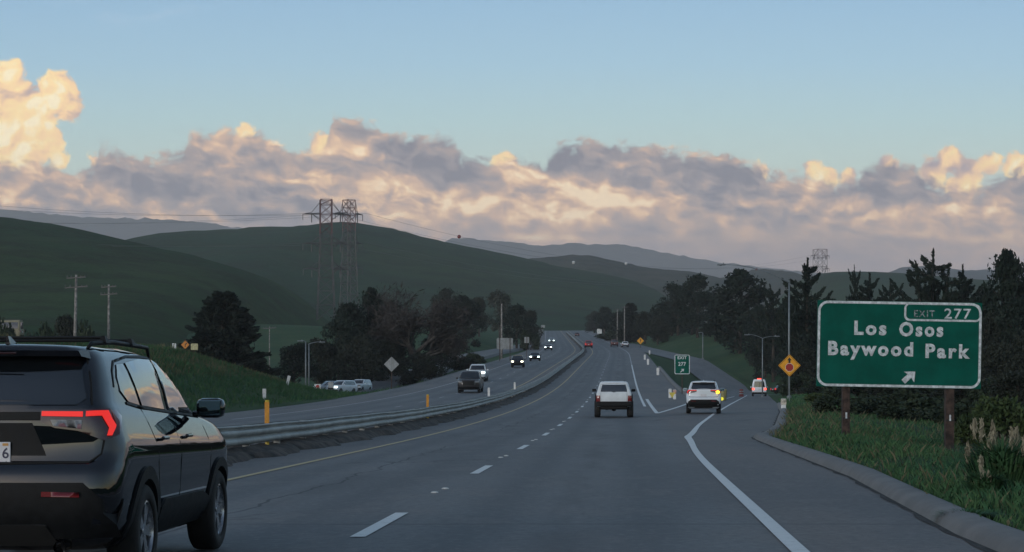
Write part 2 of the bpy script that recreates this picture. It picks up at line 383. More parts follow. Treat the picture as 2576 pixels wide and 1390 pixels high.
def build_ground():
    yv = np.concatenate([np.arange(-760, -60, 50.0), np.arange(-60, 320, 3.0), np.arange(320, 700, 8.0), np.arange(700, 2000, 30.0), np.arange(2000, 5300, 300.0)])
    lo = np.array([4000, 2000, 1000, 500, 300, 200, 150, 115, 90, 75, 65, 57, 50, 45, 41, 38, 35.5, 33.5, 32, 30.5, 29, 27.5, 26, 24.5, 23, 22, 21, 20.2, 19.5, 19.0, 18.5, 12, 5.5, 0.0])
    rq = np.array([.02, .5, 1, 1.5, 2, 3, 4, 5, 6.5, 8, 10, 12, 14, 17, 20, 24, 28, 34, 40, 50, 65, 85, 110, 160, 250, 400, 800, 1600, 4000])
    X, Y = [], []
    for y in yv:
        ya = np.array([y]); om, oa, ob = float(oM(ya)[0]), float(oA(ya)[0]), float(oB(ya)[0])
        row = list(-lo) + [om - .5, om] + [om + (oa - om) * f for f in (.15, .3, .5, .7, .85)] + [oa, oa + .5, (oa + ob) / 2, max(ob - .5, oa + .01)] + list(ob + rq)
        X.append(np.array(row) + float(xr(y))); Y.append(np.full(len(row), y))
    X, Y = np.array(X), np.array(Y); Z = land(X.ravel(), Y.ravel()).reshape(X.shape)
    ny, nx = X.shape; idx = np.arange(ny * nx).reshape(ny, nx)
    fs = np.stack([idx[:-1, :-1], idx[:-1, 1:], idx[1:, 1:], idx[1:, :-1]], -1).reshape(-1, 4)
    o = mesh('ground', np.stack([X, Y, Z], -1).reshape(-1, 3).tolist(), fs.tolist(), M['meadow'], smooth=True)
    tag(o, kind='structure')
build_ground()

def asphalt(name, lane, edge, tracks):
    """u = metres across, v = metres along; tyre-worn lanes, oil, patches and cracks"""
    m = bpy.data.materials.new(name); m.use_nodes = True; t = m.node_tree; p = t.nodes['Principled BSDF']
    p.inputs['Specular IOR Level'].default_value = 0.35
    uv = t.nodes.new('ShaderNodeTexCoord').outputs['UV']; s = t.nodes.new('ShaderNodeSeparateXYZ'); t.links.new(uv, s.inputs[0])
    u, v = E(t, s.outputs[0]), E(t, s.outputs[1])
    def n2(sx, sy, sc, det=4, ro=.55): return noise(t, vec(t, u * sx, v * sy), sc, det, ro, dim='2D')
    wob = (n2(.2, .03, 1.0) - .5) * 1.4
    inside = None
    for a, b in lane:
        q = (u + wob).step(a - .4, a + .5) * (1.0 - (u + wob).step(b - .5, b + .4)); inside = q if inside is None else inside + q
    big = n2(.35, .06, 1.0, 5, .6); mid = n2(1, .5, 1.1, 5, .6); fine = n2(1, 1, 38, 3, .7)
    c = mixc(t, inside.clamp(), edge, (.150, .152, .155))
    tr = None
    for x0 in tracks:
        q = (((u - x0 + (n2(.1, .05, 1.0) - .5) * .5) / .42).pow(2.0) * -1.0).exp(); tr = q if tr is None else tr + q
    if tr: c = mixc(t, tr.clamp() * .72, c, (.078, .083, .091))
    c = mixc(t, big.step(.40, .62) * .55, c, (.092, .092, .098))
    c = mixc(t, mid.step(.50, .68) * .42, c, (.2, .19, .182))
    c = mixc(t, fine.step(.35, .75) * .35, c, (.07, .072, .076))
    grit = n2(1, .7, 9, 4, .7); c = mixc(t, grit.step(.52, .72) * .45, c, (.20, .195, .19)); c = mixc(t, grit.step(.5, .3) * .5, c, (.075, .078, .084))
    for x0 in [q + (.95 if q in (-2.75, .95) else -9) for q in tracks]:
        oil = ((((u - x0) / .35).pow(2.0) * -1.0).exp() * n2(.6, .12, 1.0, 4, .6).step(.38, .62)); c = mixc(t, oil * .5, c, (.06, .06, .064))
    tar = ((u - 1.83 * 0.0 + (n2(.02, .25, 1.0, 3) - .5) * .9 + 1.95)._m('ABSOLUTE')).step(.035, .012) * n2(.05, .03, 1.0, 2).step(.42, .5); c = mixc(t, tar * .75, c, (.03, .031, .034))
    seam_ = ((v / 41.0)._m('FRACT') - .5 + (n2(.3, .01, 1.0, 3) - .5) * .004)._m('ABSOLUTE').step(.0022, .0008); c = mixc(t, seam_ * .55, c, (.045, .046, .05))
    vo = t.nodes.new('ShaderNodeTexVoronoi'); vo.voronoi_dimensions = '2D'; vo.feature = 'DISTANCE_TO_EDGE'; vo.inputs['Scale'].default_value = .16
    t.links.new(vec(t, u + (n2(1, 1, .8) - .5) * 2.0, v * .45 + (n2(1, 1, .9) - .5) * 2.0), vo.inputs['Vector'])
    crack = (1.0 - E(t, vo.outputs['Distance']).step(.004, .016)) * n2(.1, .05, 1.3).step(.5, .62)
    c = mixc(t, crack * .6, c, (.035, .036, .04))
    t.links.new(c, p.inputs['Base Color'])
    t.links.new((.66 + mid * .2).k, p.inputs['Roughness'])
    b = t.nodes.new('ShaderNodeBump'); b.inputs['Strength'].default_value = .35; b.inputs['Distance'].default_value = .012
    t.links.new((fine * 1.0 + mid * .8).k, b.inputs['Height']); t.links.new(b.outputs[0], p.inputs['Normal'])
    return m

def strip(name, ys, lf, rf, zf, m, kind='structure', lift=0.0, n=1, parent=None, uvx=None):
    """a sheet between two lateral curves x=lf(y), x=rf(y) at height zf(x, y)"""
    vs, fs, uv = [], [], []
    for y in ys:
        a, b = float(lf(y)), float(rf(y))
        for k in range(n + 1):
            x = a + (b - a) * k / n; vs.append((x, y, float(zf(x, y)) + lift)); uv.append((x - float((uvx or xr)(y)), y))
    for i in range(len(ys) - 1):
        for k in range(n):
            q = i * (n + 1) + k; fs.append((q, q + 1, q + n + 2, q + n + 1))
    o = mesh(name, vs, fs, m, parent, True)
    l = o.data.uv_layers.new(name='across'); li = [0] * len(o.data.loops); o.data.loops.foreach_get('vertex_index', li)
    l.data.foreach_set('uv', [c for i in li for c in uv[i]])
    if kind: tag(o, kind=kind)
    return o

def yrange(a, b, s0=2.5):
    r, y = [], a
    while y < b: r.append(y); y += max(s0, abs(y) * .02)
    return r + [b]
M['highway'] = asphalt('highway_asphalt', [(-3.75, 4.1), (-15.3, -7.9)], (.155, .138, .130), [-2.75, -.95, .95, 2.75, -14.4, -12.6, -10.6, -8.8])
M['ramp'] = asphalt('ramp_asphalt', [(-2.3, 2.5)], (.14, .128, .12), [-.95, .95])
M['side'] = asphalt('side_asphalt', [(-50, 50)], (.15, .14, .13), [])
f1 = lambda f: (lambda y: float(np.atleast_1d(f(np.array([float(y)])))[0]))
XR, ZR, OM, OA, OB, ZRP = f1(xr), f1(zr), f1(oM), f1(oA), f1(oB), f1(zRamp)
strip('highway', yrange(-60, 1900), lambda y: XR(y) - 19.2, lambda y: XR(y) + OM(y) + (.2 if y < 56 else .02), lambda x, y: ZR(y), M['highway'], n=6)
def zramp_at(x, y):
    if y > 152: return ZRP(y)
    f = min(1, max(0, (x - XR(y) - OM(y)) / max(.05, OA(y) - OM(y)))); return ZR(y) * (1 - f) + ZRP(y) * f
strip('exit_ramp', yrange(56, 152), lambda y: XR(y) + OM(y) - .4, lambda y: XR(y) + OB(y) + .1, lambda x, y: zramp_at(x, y) + .004, M['ramp'], n=10, uvx=lambda y: np.interp(y, [50, 61, 560], [1.2, 3.0, 3.0]) if y < 61 else xc(y))
strip('exit_ramp', yrange(152, 312), lambda y: XR(y) + OA(y) - .1, lambda y: XR(y) + OB(y) + .1, lambda x, y: ZRP(y) + .004, M['ramp'], n=4, uvx=xc)
strip('entrance_ramp', yrange(312, 575, 4), lambda y: XR(y) + OA(y) - .1, lambda y: XR(y) + OB(y) - .1, lambda x, y: ZRP(y) + .006, M['side'], n=3, uvx=xc)
# cross street at the foot of the ramp and the side road on the left
strip('cross_street', [286 + i * 3 for i in range(11)], lambda y: 29.5, lambda y: 120, lambda x, y: (ZRP(min(y, 312)) + .014 if x < 46 else max(1.35, gz(x, y) + .05)), M['side'], n=30)
LR = [(-70, 236, 1.3), (-45, 240, 1.1), (-30, 243, 1.05), (-24, 252, 1.2), (-20.5, 268, 2.1), (-17.5, 285, 3.3), (-14.8, 302, 4.3), (-11, 345, 6.6), (-7, 400, 9.2), (-.5, 470, 12.0), (6, 540, 14.9), (9.5, 585, 16.6)]
def path_strip(name, pts, w, m, lift=.1):
    vs, fs = [], []; P = [Vector(p) for p in pts]; Q = []
    for i in range(len(P) - 1):
        for k in range(6):
            t = k / 6; p0, p1, p2, p3 = P[max(i - 1, 0)], P[i], P[i + 1], P[min(i + 2, len(P) - 1)]
            Q.append(.5 * ((2 * p1) + (p2 - p0) * t + (2 * p0 - 5 * p1 + 4 * p2 - p3) * t * t + (3 * p1 - p0 - 3 * p2 + p3) * t ** 3))
    Q.append(P[-1])
    for i, q in enumerate(Q):
        d = (Q[min(i + 1, len(Q) - 1)] - Q[max(i - 1, 0)]); d.z = 0; d.normalize(); s = Vector((d.y, -d.x, 0))
        for k in (-1, -.9, .9, 1): vs.append(q + s * w * .5 * k + Vector((0, 0, lift if abs(k) < 1 else -.6)))
    for i in range(len(Q) - 1):
        for k in range(3): fs.append((i * 4 + k, i * 4 + k + 1, i * 4 + k + 5, i * 4 + k + 4))
    o = mesh(name, vs, fs, m, smooth=False); tag(o, kind='structure')
    l = o.data.uv_layers.new(name='across')
    for lp in o.data.loops: co = o.data.vertices[lp.vertex_index].co; l.data[lp.index].uv = (co.x, co.y)
    return Q
path_strip('side_road', LR, 7.0, M['side'], .22)
strip('side_road_apron', [182, 190, 198, 205, 215, 222, 228, 234, 240, 246, 252], lambda y: XR(y) - float(np.interp(y, [182, 205, 222, 234, 252], [19.3, 24, 30, 38, 37])), lambda y: XR(y) - 18.9, lambda x, y: float(np.interp(-(x - XR(y)), [18.9, 22.5, 36], [ZR(y), 1.22, 1.15])) + .03, M['side'], n=14)

# ------------------------------------------------------------------ painted lines
def paint(name, col):
    m = bpy.data.materials.new(name); m.use_nodes = True; t = m.node_tree; p = t.nodes['Principled BSDF']; p.inputs['Roughness'].default_value = .6
    g = t.nodes.new('ShaderNodeTexCoord').outputs['Object']; n = noise(t, g, 7, 6, .7); f = noise(t, g, 60, 3, .7)
    c = mixc(t, (n * .6 + f * .4).step(.5, .68) * .6, col, tuple(q * .4 for q in col)); t.links.new(c, p.inputs['Base Color'])
    return m
M['white_line'] = paint('white_line', (.62, .63, .62)); M['faded_line'] = paint('faded_white_line', (.33, .33, .33)); M['yellow_line'] = paint('yellow_line', (.42, .31, .13))
def line(name, ys, xf, w, m, zf=lambda x, y: ZR(y), lift=.008):
    return strip(name, ys, lambda y: xf(y) - w / 2, lambda y: xf(y) + w / 2, zf, m, lift=lift)
line('yellow_edge_line', yrange(-20, 1500), lambda y: XR(y) - 3.72, .13, M['yellow_line'])
line('yellow_edge_line', yrange(40, 1500), lambda y: XR(y) - 7.75, .13, M['yellow_line'])
line('white_edge_line', yrange(90, 1500), lambda y: XR(y) - 15.5, .15, M['faded_line'])
for k in range(-1, 34):
    y0 = 18.6 + k * 14.63
    line('lane_dash', [y0, y0 + 1.3, y0 + 2.6, y0 + 3.75], XR, .15, M['white_line'] if k < 12 else M['faded_line'])
    if y0 > 90: line('lane_dash', [y0, y0 + 1.8, y0 + 3.75], lambda y: XR(y) - 11.6, .12, M['faded_line'])
def ramp_line_x(y):
    a = XR(y) + 4.0 + .004 * y; b = 5.25 + .13 * (y - 61.3)
    return max(a, b) + .30 * math.exp(-((y - 61) / 13) ** 2)
wide = lambda y: float(np.interp(y, [0, 50, 61, 75, 90], [.16, .16, .23, .18, .16]))
zl = lambda x, y: (zramp_at(x, y) if y > 58 else ZR(y)) + .004
strip('white_ramp_line', yrange(-20, 300, 1.5), lambda y: ramp_line_x(y) - wide(y) / 2, lambda y: ramp_line_x(y) + wide(y) / 2, zl, M['white_line'], lift=.008)
line('white_edge_line', [123 + i * 3 for i in range(60)], lambda y: XR(y) + 3.95, .17, M['white_line'])
line('white_edge_line', yrange(303, 1500), lambda y: XR(y) + 3.95, .15, M['faded_line'])
gx0 = 7.75
line('gore_line', [104 + i * 2 for i in range(22)], lambda y: gx0 + (y - 104) * .056, .22, M['white_line'], zl)
line('gore_line', [104.1 + i * 2 for i in range(80)], lambda y: gx0 + (y - 104) * .150 - max(0, y - 150) * .014, .2, M['white_line'], zl)
M['dot'] = mat('ceramic_marker', (.5, .5, .48), .4)
for k in range(-1, 14):
    y0 = 18.6 + k * 14.63 + 3.66 + 4.6
    for dy, dx in ((0, -.06), (1.1, .05)):
        o = MB().lathe([(.055, 0), (.05, .012), (.03, .02), (.001, .022)], 10).build('pavement_marker', M['dot']); o.location = (XR(y0) + dx, y0 + dy, ZR(y0) + .004)
        tag(o, 'small white ceramic marker dot between two lane dashes on the near highway lanes', 'marker', 'ceramic dots between the lane dashes')

# ------------------------------------------------------------------ kerb along the right shoulder
M['dike'] = mat('dike_asphalt', (.165, .16, .155), .85, var=.10, vscale=1.3, bump=.25, bscale=40)
def build_curb():
    prof = [(-.02, -.05), (.03, .07), (.1, .13), (.24, .15), (.36, .13), (.46, .04), (.5, -.1)]; vs, fs = [], []
    ys = [4 + i * .5 for i in range(110)] + [59 + i * .8 for i in range(118)]
    for i, y in enumerate(ys):
        x = XR(y) + OB(y); z = (zramp_at(x, y) if y > 56 else ZR(y)); d = np.array([XR(y + .5) + OB(y + .5) - XR(y - .5) - OB(y - .5), 1.0]); d /= np.linalg.norm(d)
        k = 1 + .05 * math.sin(y * .21); sq = 1.0 - .55 * math.exp(-((y - 66) / 4) ** 2)
        for u, h in prof: vs.append((x + d[1] * u * (1.1 + .04 * math.sin(y * .17)), y - d[0] * u, z + h * k * (sq if h > 0 else 1) )) 
    n = len(prof)
    for i in range(len(ys) - 1):
        for k in range(n - 1): fs.append((i * n + k, i * n + k + 1, (i + 1) * n + k + 1, (i + 1) * n + k))
    tag(mesh('kerb', vs, fs, M['dike'], smooth=True), kind='structure')
build_curb()
M['gutter'] = mat('gutter_dark', (.032, .031, .03), .95, var=.5, vscale=4, bump=.6, bscale=12)  # rough, mottled dark band along the foot of the kerb
strip('gutter_strip', [4 + i * .8 for i in range(150)], lambda y: XR(y) + OB(y) - .07 - .05 * math.sin(y * .8) * math.sin(y * 2.3), lambda y: XR(y) + OB(y) + .09, lambda x, y: (zramp_at(x, y) if y > 56 else ZR(y)) + .008, M['gutter'])
def gore_curb():
    vs, fs = [], []; ys = [150 + i * 1.5 for i in range(90)]; prof = [(-.25, -.1), (-.18, .1), (0, .15), (.2, .12), (.28, -.1)]; n = 5
    for i, y in enumerate(ys):
        x = XR(y) + OM(y) + .3
        for u, h in prof: vs.append((x + u, y, ZR(y) + h))
    for i in range(len(ys) - 1):
        for k in range(n - 1): fs.append((i * n + k, i * n + k + 1, (i + 1) * n + k + 1, (i + 1) * n + k))
    tag(mesh('kerb', vs, fs, M['dike'], smooth=True), kind='structure')
gore_curb()

# ------------------------------------------------------------------ steel guardrail in the median
M['zinc'] = mat('galvanised_steel', (.35, .36, .35), .6, .3, var=.14, vscale=1.2)
M['dirt'] = mat('median_dirt', (.075, .06, .05), .95, var=.35, vscale=2.2, bump=1.0, bscale=7)
def build_guardrail():
    g = thing('guardrail', 'long galvanised steel median guardrail with two ribs curving up the highway', 'guardrail', (XR(25) - 5.75, 25, 0))
    prof = [(.02, .27), (.09, .30), (.10, .35), (.075, .40), (.0, .425), (.0, .445), (.075, .47), (.10, .52), (.09, .575), (.02, .60), (.0, .605), (.0, .625), (.07, .65), (.07, .68), (.0, .69)]
    ox, oy = XR(25) - 5.75, 25.0; ys = yrange(8, 900, 1.5); n = len(prof)
    for s in (1, -1):
        vs, fs = [], []
        for y in ys:
            sag = .006 * math.sin(y * .7) + .008 * math.sin(y * .23)
            for u, h in prof: vs.append((XR(y) - 5.75 + s * (.09 + u) - ox, y - oy, ZR(y) + h + sag))
        for i in range(len(ys) - 1):
            for k in range(n - 1): fs.append((i * n + k, i * n + k + 1, (i + 1) * n + k + 1, (i + 1) * n + k))
        mesh('rail', vs, fs, M['zinc'], g, True)
    for i in range(100):
        y = 20 + i * 3.81
        MB().box((XR(y) - 5.75 - ox, y - oy, ZR(y) + .31), (.15, .12, .74)).build('post', M['zinc'], g)
build_guardrail()
def median_soil():
    ys = yrange(6, 900, .6); n = 9; vs, fs = [], []
    for y in ys:
        for k in range(n):
            u = -1 + 2 * k / (n - 1); h = (1 - u * u) * .16 + (random.uniform(0, .09) if 0 < k < n - 1 else -.02)
            vs.append((XR(y) - 5.75 + u * (.72 + .15 * math.sin(y * .9) + .1 * math.sin(y * 2.1)), y + random.uniform(-.1, .1), ZR(y) + h))
    for i in range(len(ys) - 1):
        for k in range(n - 1): fs.append((i * n + k, i * n + k + 1, (i + 1) * n + k + 1, (i + 1) * n + k))
    tag(mesh('median_soil', vs, fs, M['dirt']), kind='structure')
median_soil()

# ------------------------------------------------------------------ hills
def hill_mat(name, c1, c2, c3, sc):
    m = bpy.data.materials.new(name); m.use_nodes = True; t = m.node_tree; p = t.nodes['Principled BSDF']; p.inputs['Roughness'].default_value = 1; p.inputs['Specular IOR Level'].default_value = .05
    g = t.nodes.new('ShaderNodeTexCoord').outputs['Object']; n1 = noise(t, g, sc, 6, .6); n2 = noise(t, g, sc * 9, 5, .65)
    mp = t.nodes.new('ShaderNodeMapping'); mp.inputs['Scale'].default_value = (.3, .3, 2.4); t.links.new(g, mp.inputs[0]); n3 = noise(t, mp.outputs[0], sc * 14, 4, .6)
    c = mixc(t, n1.step(.35, .68), c1, c2); c = mixc(t, (n2 * .5 + n3 * .5).step(.42, .62) * .8, c, c3); t.links.new(c, p.inputs['Base Color'])
    b = t.nodes.new('ShaderNodeBump'); b.inputs['Strength'].default_value = .7; b.inputs['Distance'].default_value = 2.5
    t.links.new((n2 + n3 * .6).k, b.inputs['Height']); t.links.new(b.outputs[0], p.inputs['Normal']); return m
def hill(name, ridge, front, back, m, step, rough=1.0, seed=0, power=1.5, taper=True):
    """ridge: (x pixel, y pixel, distance) of the skyline; the flanks fall away in front of and behind it"""
    P = np.array([tuple(at(*q)) for q in ridge]); x0, x1 = P[0, 0], P[-1, 0]
    xs = np.arange(x0, x1 + step, step); yc = np.interp(xs, P[:, 0], P[:, 1]); zc = np.interp(xs, P[:, 0], P[:, 2])
    ed = np.minimum(xs - x0, x1 - xs); tp = np.clip(ed / (.12 * (x1 - x0)), 0, 1); tp = tp * tp * (3 - 2 * tp); zc = zc * tp - 9 * (1 - tp) if taper else zc
    k = np.ones(5) / 5; zc = np.convolve(np.pad(zc, 2, mode='edge'), k, 'valid'); yc = np.convolve(np.pad(yc, 2, mode='edge'), k, 'valid')
    ts = np.concatenate([np.linspace(-1, 0, 34), np.linspace(0, 1, 9)[1:]]); vs = []
    r = np.random.default_rng(seed); ph = r.uniform(0, 6, 12)
    for t in ts:
        y = yc + (t * front if t < 0 else t * back); s = np.cos(np.clip(abs(t), 0, 1) * math.pi / 2) ** power
        gul = sum(np.sin(xs * f / step * .12 + t * g + ph[i]) / (i + 1.5) for i, (f, g) in enumerate([(1, 3), (2.1, -4), (3.7, 6), (6.1, -9)]))
        z = -8 + (zc + 8) * s + gul * rough * np.sin(np.clip(abs(t), 0, 1) * math.pi) * (zc * .035) + r.normal(0, rough * .004, len(xs)) * zc
        vs.append(np.stack([xs, y, z], -1))
    V = np.array(vs); ny, nx = V.shape[:2]; idx = np.arange(ny * nx).reshape(ny, nx)
    fs = np.stack([idx[:-1, :-1], idx[:-1, 1:], idx[1:, 1:], idx[1:, :-1]], -1).reshape(-1, 4)
    return tag(mesh(name, V.reshape(-1, 3).tolist(), fs.tolist(), m, smooth=True), kind='structure')
M['hill_grass'] = hill_mat('hill_grass', (.026, .056, .023), (.052, .078, .030), (.030, .038, .020), .006)
M['hill_far'] = hill_mat('hill_far_grass', (.028, .060, .034), (.046, .076, .036), (.03, .045, .027), .004)
M['hill_brush'] = hill_mat('hill_brush', (.05, .062, .045), (.085, .075, .055), (.03, .042, .032), .006)
M['mountain'] = hill_mat('mountain_scrub', (.045, .055, .06), (.07, .07, .07), (.03, .04, .045), .002)
hill('grassy_hill', [(-900, 520, 1000), (-400, 535, 980), (0, 556, 950), (100, 566, 940), (200, 586, 930), (300, 608, 915), (400, 632, 900), (500, 655, 880), (600, 682, 860), (700, 712, 840), (780, 742, 815), (850, 768, 790), (920, 796, 760), (1000, 830, 720)], 720, 500, M['hill_grass'], 8, 1.1, 1)
hill('grassy_hill', [(150, 720, 1600), (300, 665, 1620), (400, 628, 1640), (440, 608, 1660), (500, 600, 1680), (570, 599, 1690), (640, 597, 1700), (700, 593, 1700), (760, 587, 1700), (830, 580, 1690), (890, 575, 1690), (930, 579, 1690), (980, 591, 1690), (1050, 612, 1690), (1120, 632, 1700), (1200, 650, 1710), (1280, 667, 1720), (1340, 676, 1730), (1420, 690, 1740), (1500, 708, 1750), (1600, 735, 1760), (1680, 760, 1770), (1800, 800, 1790)], 1050, 800, M['hill_far'], 12, 1.0, 2)
hill('rocky_hill', [(1180, 720, 2500), (1270, 668, 2500), (1300, 660, 2500), (1350, 656, 2500), (1405, 656, 2500), (1432, 650, 2500), (1450, 643, 2490), (1470, 645, 2490), (1494, 654, 2500), (1520, 662, 2500), (1580, 672, 2500), (1620, 681, 2490), (1650, 684, 2480), (1700, 692, 2470), (1760, 700, 2460), (1850, 722, 2450), (1950, 750, 2450)], 900, 600, M['hill_brush'], 10, .9, 3)
hill('wooded_hill', [(1700, 740, 2900), (1800, 706, 2900), (1850, 692, 2900), (1880, 680, 2900), (1920, 678, 2900), (1960, 685, 2900), (2010, 694, 2900), (2060, 700, 2900), (2150, 712, 2900)], 700, 500, M['hill_brush'], 9, 1.2, 4)
hill('grassy_hill', [(1850, 730, 1800), (1950, 704, 1800), (2020, 697, 1800), (2080, 690, 1800), (2130, 688, 1800), (2200, 693, 1800), (2300, 703, 1800), (2420, 712, 1800), (2600, 720, 1800), (2900, 735, 1800)], 700, 500, M['hill_far'], 12, .5, 5)
hill('mountain', [(2100, 700, 5200), (2200, 690, 5200), (2240, 677, 5200), (2270, 673, 5200), (2320, 680, 5200), (2420, 690, 5200), (2600, 676, 5200), (2900, 690, 5200)], 1300, 500, M['mountain'], 26, 1.2, 6)
hill('mountain', [(960, 660, 8200), (1040, 604, 8200), (1100, 600, 8200), (1160, 604, 8200), (1220, 607, 8200), (1300, 612, 8200), (1350, 617, 8200), (1380, 624, 8200), (1400, 618, 8200), (1440, 612, 8200), (1480, 618, 8200), (1530, 613, 8200), (1600, 622, 8200), (1650, 634, 8200), (1750, 655, 8200), (1900, 680, 8200), (2050, 690, 8200), (2300, 700, 8200)], 1500, 600, M['mountain'], 30, 1.5, 7)
hill('mountain', [(-600, 560, 8300), (-200, 545, 8300), (0, 530, 8300), (100, 541, 8300), (200, 549, 8300), (300, 556, 8300), (420, 558, 8300), (500, 562, 8300), (560, 573, 8300), (700, 590, 8300), (900, 640, 8300)], 1500, 600, M['mountain'], 30, 1.3, 8)
hill('grassy_hill', [(-9000, 1200, -420), (-4500, 1400, -400), (-1500, 1440, -380), (1288, 1460, -370), (4000, 1440, -380), (7000, 1400, -400), (10000, 1200, -420)][::-1], -300, -330, M['hill_grass'], 12, .6, 9)  # unseen hill behind camera, added to darken car reflections and block low sky glow

# ------------------------------------------------------------------ vehicles
M['black_paint'] = mat('black_car_paint', (.004, .005, .008), .35, 0, 0, coat=1.0, spec=.0); M['black_paint'].node_tree.nodes['Principled BSDF'].inputs['Coat IOR'].default_value = 1.75
M['white_paint'] = mat('white_car_paint', (.68, .73, .77), .3, 0, .02, 2, coat=.6)
M['old_white'] = mat('weathered_white_paint', (.63, .68, .71), .4, 0, .05, 2, coat=.3)
M['red_paint'] = mat('red_car_paint', (.30, .018, .03), .35, 0, .05, 2, coat=.5)
M['maroon_paint'] = mat('maroon_car_paint', (.07, .012, .016), .3, 0, .05, 2, coat=.6)
M['silver_paint'] = mat('silver_car_paint', (.34, .36, .38), .3, .5, .04, 2, coat=.5)
M['grey_paint'] = mat('dark_grey_car_paint', (.035, .034, .036), .3, .2, .05, 2, coat=.6)
M['tan_paint'] = mat('tan_soft_top', (.24, .22, .15), .8, 0, .1, 3)
M['blue_paint'] = mat('pale_blue_car_paint', (.30, .40, .52), .3, .2, .04, 2, coat=.5)
M['navy_paint'] = mat('navy_car_paint', (.012, .013, .022), .25, .2, .05, 2, coat=.6)
M['bright_white'] = mat('pickup_white_paint', (.62, .68, .72), .3, 0, .03, 2, coat=.5)
M['glass'] = mat('tinted_glass', (.006, .008, .010), .03, 0, 0, spec=.6, coat=.8); M['glass'].node_tree.nodes['Principled BSDF'].inputs['Coat IOR'].default_value = 1.8
M['plastic'] = mat('black_plastic', (.007, .008, .009), .55, 0, .2, 12, bump=.15, bscale=120, spec=.22)
M['underside'] = mat('car_underside', (.008, .008, .008), .9, 0, 0)
M['tyre'] = mat('tyre_rubber', (.012, .012, .012), .8, 0, .2, 10, bump=.3, bscale=60)
M['alloy'] = mat('alloy_rim', (.42, .43, .45), .25, .9, .08, 6)
M['alloy_dark'] = mat('dark_rim', (.03, .03, .03), .4, .6, .1, 6)
M['chrome'] = mat('chrome', (.6, .6, .6), .1, 1.0, 0)
M['lens_red'] = mat('red_lens', (.16, .008, .01), .2, 0, 0, coat=1.0)
M['lens_smoke'] = mat('smoked_lens', (.03, .006, .008), .08, 0, 0, coat=1.0)
M['lens_clear'] = mat('clear_lens', (.20, .21, .22), .15, 0, .2, 30, coat=1.0)
M['lit_red'] = mat('lit_tail_lamp', (.3, .01, .01), .3, 0, 0, emit=(1.0, .035, .025), estr=.50)
M['lit_red_hot'] = mat('lit_brake_lamp', (.3, .01, .01), .3, 0, 0, emit=(1.0, .06, .035), estr=2.6)
M['lit_amber'] = mat('lit_turn_signal', (.4, .2, .01), .3, 0, 0, emit=(1.0, .48, .02), estr=4.0)
M['lit_white'] = mat('lit_headlamp', (.8, .8, .8), .2, 0, 0, emit=(.80, 1.0, .97), estr=5.0)
M['lit_warm'] = mat('lit_warm_headlamp', (.8, .8, .8), .2, 0, 0, emit=(1.0, .97, .70), estr=4.0)
M['plate'] = mat('licence_plate', (.62, .62, .64), .4, 0, .05, 8)
M['plate_ink'] = mat('plate_lettering', (.02, .022, .06), .5, 0, 0)
M['mirror'] = mat('mirror_glass', (.25, .35, .38), .04, 1.0, 0)

def outline(w, yr, yf, rr, rf, bulge_r, bulge_f, waist=0.0):
    """half plan outline, rear centre -> side -> front centre"""
    pts = []; rr = min(rr, w * .9); rf = min(rf, w * .9)
    for k in range(6): x = (w - rr) * k / 5; pts.append((x, yr + bulge_r * ((x / w) ** 2)))
    y0 = pts[-1][1]
    for k in range(1, 7):
        a = k / 6 * math.pi / 2; pts.append((w - rr + rr * math.sin(a), y0 + rr * 1.15 * (1 - math.cos(a))))
    ys = pts[-1][1]; fx = (w - rf); yfe = yf - bulge_f; ye = yfe - rf * 1.2
    for k in range(1, 20):
        t = k / 20; pts.append((w + waist * math.sin(math.pi * t), ys + (ye - ys) * t))
    for k in range(7):
        a = k / 6 * math.pi / 2; pts.append((fx + rf * math.cos(a), ye + rf * 1.2 * math.sin(a)))
    for k in range(1, 6):
        x = fx * (1 - k / 5); pts.append((x, yf - bulge_f * ((x / w) ** 2)))
    return pts
